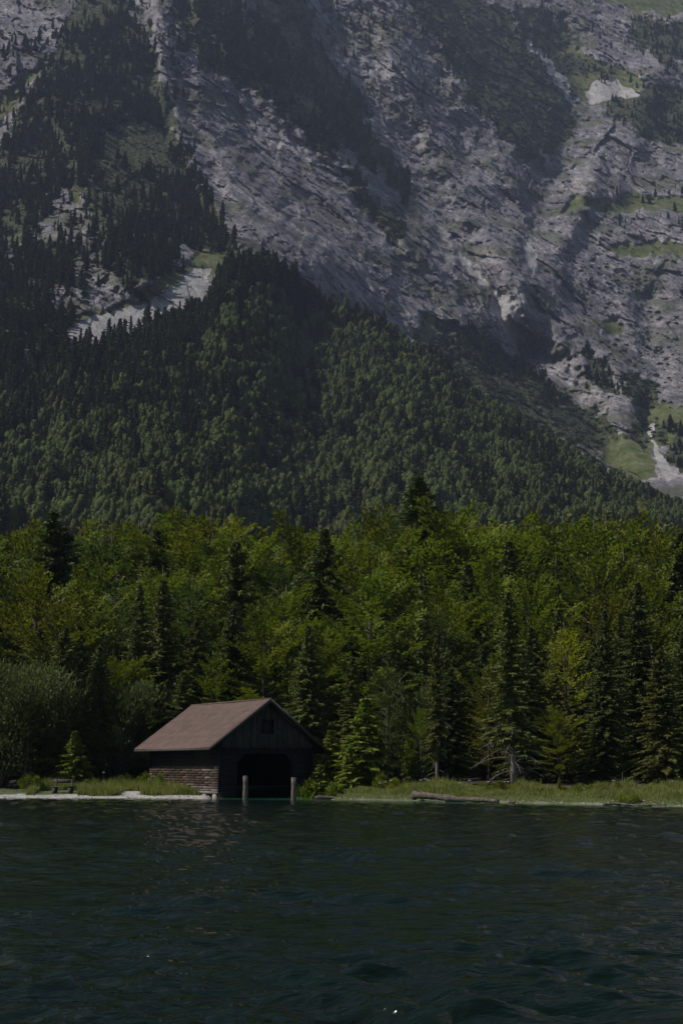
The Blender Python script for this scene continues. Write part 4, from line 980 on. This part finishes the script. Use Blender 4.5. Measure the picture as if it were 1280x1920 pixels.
def split(P_, H_, W_, U_, V_, meshes, nobj, oname, labels, grp, mass, masslabel):
    vis = (U_ > -10) & (U_ < 1290) & (V_ < 985) & (V_ > 0)
    size = np.where(vis, H_ / P_[:, 1], 0); order = np.argsort(-size); big = order[:nobj]; rest = order[nobj:]
    for i in big:
        o = link(oname, meshes[int(g.integers(0, len(meshes)))], None, None, tuple(P_[i])); o.rotation_euler = (0, 0, g.uniform(0, 6.28))
        o.scale = (H_[i] * W_[i], H_[i] * W_[i], H_[i]); zn = zone(U_[i], V_[i]); tag(o, labels % zn, 'tree', grp + ' ' + zn)
    sc = np.stack([H_ * W_, H_ * W_, H_], 1)[rest]
    scatter_mass(mass, meshes, P_[rest], g.uniform(0, 6.28, len(rest)), sc, g.integers(0, len(meshes), len(rest)), label=masslabel)
split(CP_, CH_, CW_, CU, CV, FC, 215, S, 'dark conifer %s', 'conifers', 'mountain_conifers', 'dark conifers covering the mountain slopes')
split(BP_, BH_, BW_, BU, BV, FB, 200, B, 'round broadleaf tree %s', 'broadleaf trees', 'hillside_broadleaf_forest', 'mixed broadleaf forest covering the hillside above the shore wood')
shs = 2.5 + 5.5 * g.random(len(Psh)) ** 2; scatter_mass('mountain_shrubs', FS, Psh, g.uniform(0, 6.28, len(Psh)), np.stack([shs, shs, shs * .8], 1), g.integers(0, 3, len(Psh)), label='dwarf pine scrub on the rocky slopes')
# grey standing dead trees on the left of the hillside
ns = 120; u_ = np.concatenate([g.uniform(0, 130, 90), g.uniform(420, 470, 30)]); v_ = np.concatenate([g.uniform(690, 790, 90), g.uniform(720, 750, 30)])
vc_ = np.interp(u_, CREST[:, 0], CREST[:, 1]); x, y, z = spur_point(u_, (1140 - v_) / (1140 - vc_)); P_ = np.stack([x, y, z], 1); hs_ = g.uniform(10, 20, ns)
scatter_mass('dead_tree_stand', FN, P_, g.uniform(0, 6.28, ns), np.stack([hs_ * 1.6, hs_ * 1.6, hs_], 1), np.zeros(ns), label='stand of bare grey dead trees on the left hillside')

# ------------------------------------------------------------------ bank grass, flowers, bench, driftwood
g = np.random.default_rng(15)
n = 190000
x = g.uniform(-27, 27, n); ys_ = np.interp(x, SHORE[:, 0], SHORE[:, 1]); y = ys_ + g.uniform(0, 1, n) ** 1.0 * 8.5
d = shore_d(x, y); uu_, vv2 = hut_uv(x, y)
lo = np.where(x < -7.5, 1.6 + .6 * fbm(x / 1.1, y / 1.1, 0, 2, 83), .30)
k = (d > lo) & ~((uu_ > -.15) & (uu_ < 6.8) & (vv2 > -.5)) & (np.hypot(x + 13.6, (y - 94.5) * .5) > .8) & ~((x < -17.0) & (x > -20) & (y < 96.3)) & ~((x < -20.5))
x, y = x[k], y[k]; d = d[k]; n = len(x); z = ground_z(x, y)
clump = fbm(x / .7, y / .7, 0, 3, 84); h_ = np.clip(.42 + .26 * clump, .12, .95) * np.where(x > 0, .38 + .85 * sstep(-.3, .9, fbm(x / 2.2, y / 3.0, 0, 2, 86)), 1.15) * g.uniform(.6, 1.25, n) * sstep(0, 1.3, d - .1)
h_ = np.maximum(h_, .07)
a = g.uniform(0, 6.28, n); wv_ = g.uniform(.010, .022, n) * 1.6; ln = h_ * g.uniform(.1, .6, n); b = g.uniform(0, 6.28, n)
A0 = np.stack([x - np.cos(a) * wv_, y - np.sin(a) * wv_, z - .03], 1); A1 = np.stack([x + np.cos(a) * wv_, y + np.sin(a) * wv_, z - .03], 1); A2 = np.stack([x + np.cos(b) * ln, y + np.sin(b) * ln, z + h_], 1)
me = mesh_np('bank_grass', np.stack([A0, A1, A2], 1).reshape(-1, 3), np.arange(n * 3).reshape(n, 3))
tag(link('bank_grass', me, M_grass), 'tall green meadow grass along the lake bank', None, None, 'stuff')
# white umbel flowers
def umbel(seed):
    g = np.random.default_rng(seed); st = MB(); fl = MB(); h = 1.0
    st.tube([(0, 0, -.1), (.02, 0, .5), (0, .02, h)], [.015, .012, .008], 5, False)
    for k in range(9):
        a = k * 2.4; q = .11 * (k / 9) ** .5; c = np.array([math.cos(a) * q, math.sin(a) * q, h + .05 - q * .3]); st.tube([(0, .02, h - .06), c], [.004, .003], 3, False)
        b = np.arange(6) * 1.047; V = np.stack([c[0] + np.cos(b) * .042, c[1] + np.sin(b) * .042, np.full(6, c[2])], 1); V = np.vstack([V, c + [0, 0, .02], c - [0, 0, .012]])
        fl.add(V, None, [[i, (i + 1) % 6, 6] for i in range(6)] + [[(i + 1) % 6, i, 7] for i in range(6)])
    return st.mesh('stem'), fl.mesh('flower_head')
um = [umbel(i) for i in range(3)]
flowers = [(722,1470,90),(733,1464,90),(738,1462,91),(788,1463,90),(797,1461,90.5),(803,1464,90),(712,1472,89),(826,1464,89),(862,1474,87),(916,1466,87),(945,1470,86),(952,1472,86),(716,1465,91),(1150,1478,84),(195,1449,98),(280,1462,97),(1260,1480,82),(880,1466,89)]
for i, (px, py, Y) in enumerate(flowers):
    x, y, zt = [float(q) for q in at_y(px, py, Y)]; zg = float(ground_z(np.array(x), np.array(y))); s = max(.5, zt - zg)
    o = empty('flowering_plant', (x, y, zg), g.uniform(0, 6)); o.scale = (.95, .95, s)
    wh = ('left of the boathouse' if px < 400 else 'under the grey-green willow' if px < 760 else 'beside the bare-stemmed spruce' if px < 840 else 'near the tall bare-trunk spruce' if px < 1000 else 'at the right end of the bank')
    tag(o, 'white-flowered umbel plant in the grass ' + wh, 'flower', 'white umbel flowers ' + wh)
    link('stem', um[i % 3][0], M_grass, o); link('flower_head', um[i % 3][1], M_umbel, o)
# bushes along the wood edge
_bush_far = []
for px, yt, Y, lab in ((285,1435,97.5,'leafy green bush in front of the boathouse side wall'),(262,1448,99,'low bush left of the shingled wall'),(235,1440,101,'shrub at the edge of the wood left of the boathouse'),(215,1452,99,'low shrub beside the sandy path'),(600,1440,91.5,'green bush at the right front corner of the boathouse'),
                   (715,1435,91,'bush at the foot of the young spruces on the right'),(740,1448,90,'low bush under the grey-green willow'),(1000,1462,87,'low bush between the bare trunk and the tiny spruce'),(1180,1460,84,'bush beneath the yellowish spruce at right'),(1262,1455,82,'bush at the right end of the bank'),(905,1460,89,'dark low bush left of the tall bare trunk'),(60,1440,96.5,'low bush in the shade left of the bench'),(172,1450,97.5,'low bush right of the bench')):
    plant_px('bush0', px, yt, Y, lab, 'bushes along the wood edge', 'bush', cat='bush', wide=1.0)

for k in range(26):
    px = [g.uniform(620, 1290), g.uniform(130, 400)][k % 4 == 3]; xx = float(at_y(px, 1480, 85)[0]); Yb = float(np.interp(xx, SHORE[:, 0], SHORE[:, 1])) + (g.uniform(.8, 6.5) if px > 500 else g.uniform(2.6, 6)); xb = float(at_y(px, 1480, Yb)[0])
    if 560 > px > 380: continue
    plant('bush0', xb, Yb, g.uniform(.35, .95), 'low leafy weed clump in the bank grass ' + where(px).replace('behind', 'in front of'), 'weed clumps in the grass ' + where(px), 'weed_clump', cat='plant', wide=g.uniform(.9, 1.7))
# bench
M_bench = rough_mat('bench_wood', [(.04, .035, .03), (.10, .088, .078)], (.4, 3, 3), 6, 6, rv=.1)
bx_, by_ = [float(q) for q in at_y(118, 1484, 94.9)[:2]]
bz = float(ground_z(np.array(bx_), np.array(by_)))
bench = empty('wooden_bench', (bx_, by_, bz), R_(-12)); tag(bench, 'plain wooden bench with plank backrest on the gravel beach', 'bench')
for y0 in (-.22, .02): link('seat_plank', MB().box(-.75, .75, y0, y0 + .22, .42, .47, .004).mesh('seat_plank'), M_bench, bench)
for z0 in (.68,): link('back_plank', MB().box(-.80, .70, .24, .28, z0, z0 + .24, .004).mesh('back_plank'), M_bench, bench)
for x0 in (-.6, .5):
    link('leg', MB().box(x0 - .06, x0 + .16, -.2, .2, -.1, .42).mesh('leg'), M_bench, bench)
    link('back_post', MB().box(x0, x0 + .08, .205, .24, -.1, .9).mesh('back_post'), M_bench, bench)

# driftwood
M_drift = rough_mat('driftwood', [(.035, .027, .021), (.10, .08, .065), (.19, .16, .135)], (.25, 2, 2), 5, 7, bump=.8, bdist=.05)
def log(p0, p1, r0, r1, seed, knots=5):
    g = np.random.default_rng(seed); n_ = 22; s = np.linspace(0, 1, n_)[:, None]; p0, p1 = np.array(p0, float), np.array(p1, float)
    P = p0 + (p1 - p0) * s + np.concatenate([.06 * np.sin(s * 5 + seed), .05 * np.cos(s * 4), .03 * np.sin(s * 9)], 1)
    rad = (r0 + (r1 - r0) * s[:, 0]) * (1 + .10 * g.normal(0, 1, n_)); mb = MB().tube(P, rad, 12)
    V = mb.V[0]; V += g.normal(0, .012, V.shape)
    for k in range(knots):
        i = int(g.integers(2, n_ - 2)); d = np.array([g.normal(0, .5), g.normal(0, .5), abs(g.normal(.6, .3))]); mb.tube([P[i], P[i] + d * .28], [rad[i] * .3, rad[i] * .12], 5)
    return mb.mesh('driftwood_log')
def zp(px, py, z): a_ = at_z(px, py, z); return (float(a_[0]), float(a_[1]), z)
o = link('driftwood_log', log(zp(776, 1491, .32), zp(932, 1503, .06), .24, .10, 3), M_drift); tag(o, 'long grey-brown fallen trunk lying along the right waterline', 'log', 'driftwood on the shore')
o = link('driftwood_log', log(zp(592, 1496.5, .07), zp(690, 1496.5, .07), .13, .09, 4, 3), M_drift); tag(o, 'dark thin log at the waterline just right of the boathouse', 'log', 'driftwood on the shore')
o = link('driftwood_log', log(zp(942, 1500, .10), zp(972, 1505, .05), .06, .03, 5, 4), M_drift); tag(o, 'short pale piece of driftwood past the thin end of the long trunk', 'log', 'driftwood on the shore')
o = link('driftwood_log', log(zp(1130, 1508, .05), zp(1250, 1510, .05), .06, .04, 6, 6), M_drift); tag(o, 'low driftwood strip at the waterline near the right edge', 'log', 'driftwood on the shore')
for px, py, hgt, lx, lab in ((1158,1508,1.0,-.45,'leaning bare stick in the water, leftmost of the dry shoots at right'),(1166,1506,1.7,.05,'tallest upright dry shoot in the shallows at right'),(1186,1506,1.1,.15,'short dry shoot right of the tallest one'),(1200,1506,1.2,-.1,'bare dry shoot furthest right at the bank')):
    x, y, z = zp(px, py, 0.0); mb = MB().tube([(0, 0, -.3), (lx * .5, 0, hgt * .5), (lx, 0, hgt)], [.02, .015, .006], 5)
    for q in (.45, .6, .75): mb.tube([(lx * q, 0, hgt * q), (lx * q + (.14 if q != .6 else -.16), .05, hgt * q + .16)], [.008, .003], 3)
    tag(link('dry_shoot', mb.mesh('dry_shoot'), M_barkg, None, (x, y, 0)), lab, 'stick', 'dry shoots at the right bank')

# shore stones
def stone(seed):
    g = np.random.default_rng(seed); a = np.arange(8) * .785; V = []
    for z_, s_ in ((-.3, .8), (.1, 1.0), (.4, .75)): V.append(np.stack([np.cos(a) * s_ * g.uniform(.85, 1.15, 8), np.sin(a) * s_ * .8 * g.uniform(.85, 1.15, 8), np.full(8, z_)], 1))
    V = np.vstack(V + [[[0, 0, .5]]]); F = []
    for j in range(2):
        for i in range(8): F.append([j * 8 + i, j * 8 + (i + 1) % 8, (j + 1) * 8 + (i + 1) % 8, (j + 1) * 8 + i])
    return MB().add(V, F, [[16 + i, 16 + (i + 1) % 8, 24] for i in range(8)]).mesh('stone')
st = [stone(i) for i in range(3)]
for s_ in st: s_.materials.append(M_stone)
n_ = 1400; x = g.uniform(-26, 24, n_); ys_ = np.interp(x, SHORE[:, 0], SHORE[:, 1]); y = ys_ + g.uniform(-.1, 1, n_) * np.where(x < -7.5, 2.2, .5); q_ = (x < 0) | (g.random(n_) < .3); x, y = x[q_], y[q_]
uu_, vv2 = hut_uv(x, y); k = ~((uu_ > -.3) & (uu_ < 7) & (vv2 > -6)); x, y = x[k], y[k]; sc_ = g.uniform(.02, .07, len(x)) * np.where(x > 0, 1.2, 1)
scatter_mass('shore_pebbles', st, np.stack([x, y, ground_z(x, y)], 1), g.uniform(0, 6, len(x)), np.stack([sc_ * 1.3, sc_, sc_], 1), g.integers(0, 3, len(x)), label='pale pebbles along the waterline')

# ------------------------------------------------------------------ air
HZ = MB().box(-3200, 3200, -40, 4200, -4, 2500).mesh('haze')
m, n, l, out = mat('haze_air'); pv = n.new('ShaderNodeVolumePrincipled'); pv.inputs['Color'].default_value = (.60, .70, 1.0, 1); pv.inputs['Density'].default_value = .00006; pv.inputs['Anisotropy'].default_value = .1
l.new(pv.outputs[0], out.inputs['Volume'])
hz = link('haze', HZ, m); tag(hz, 'thin blue haze of the mountain air', None, None, 'stuff')
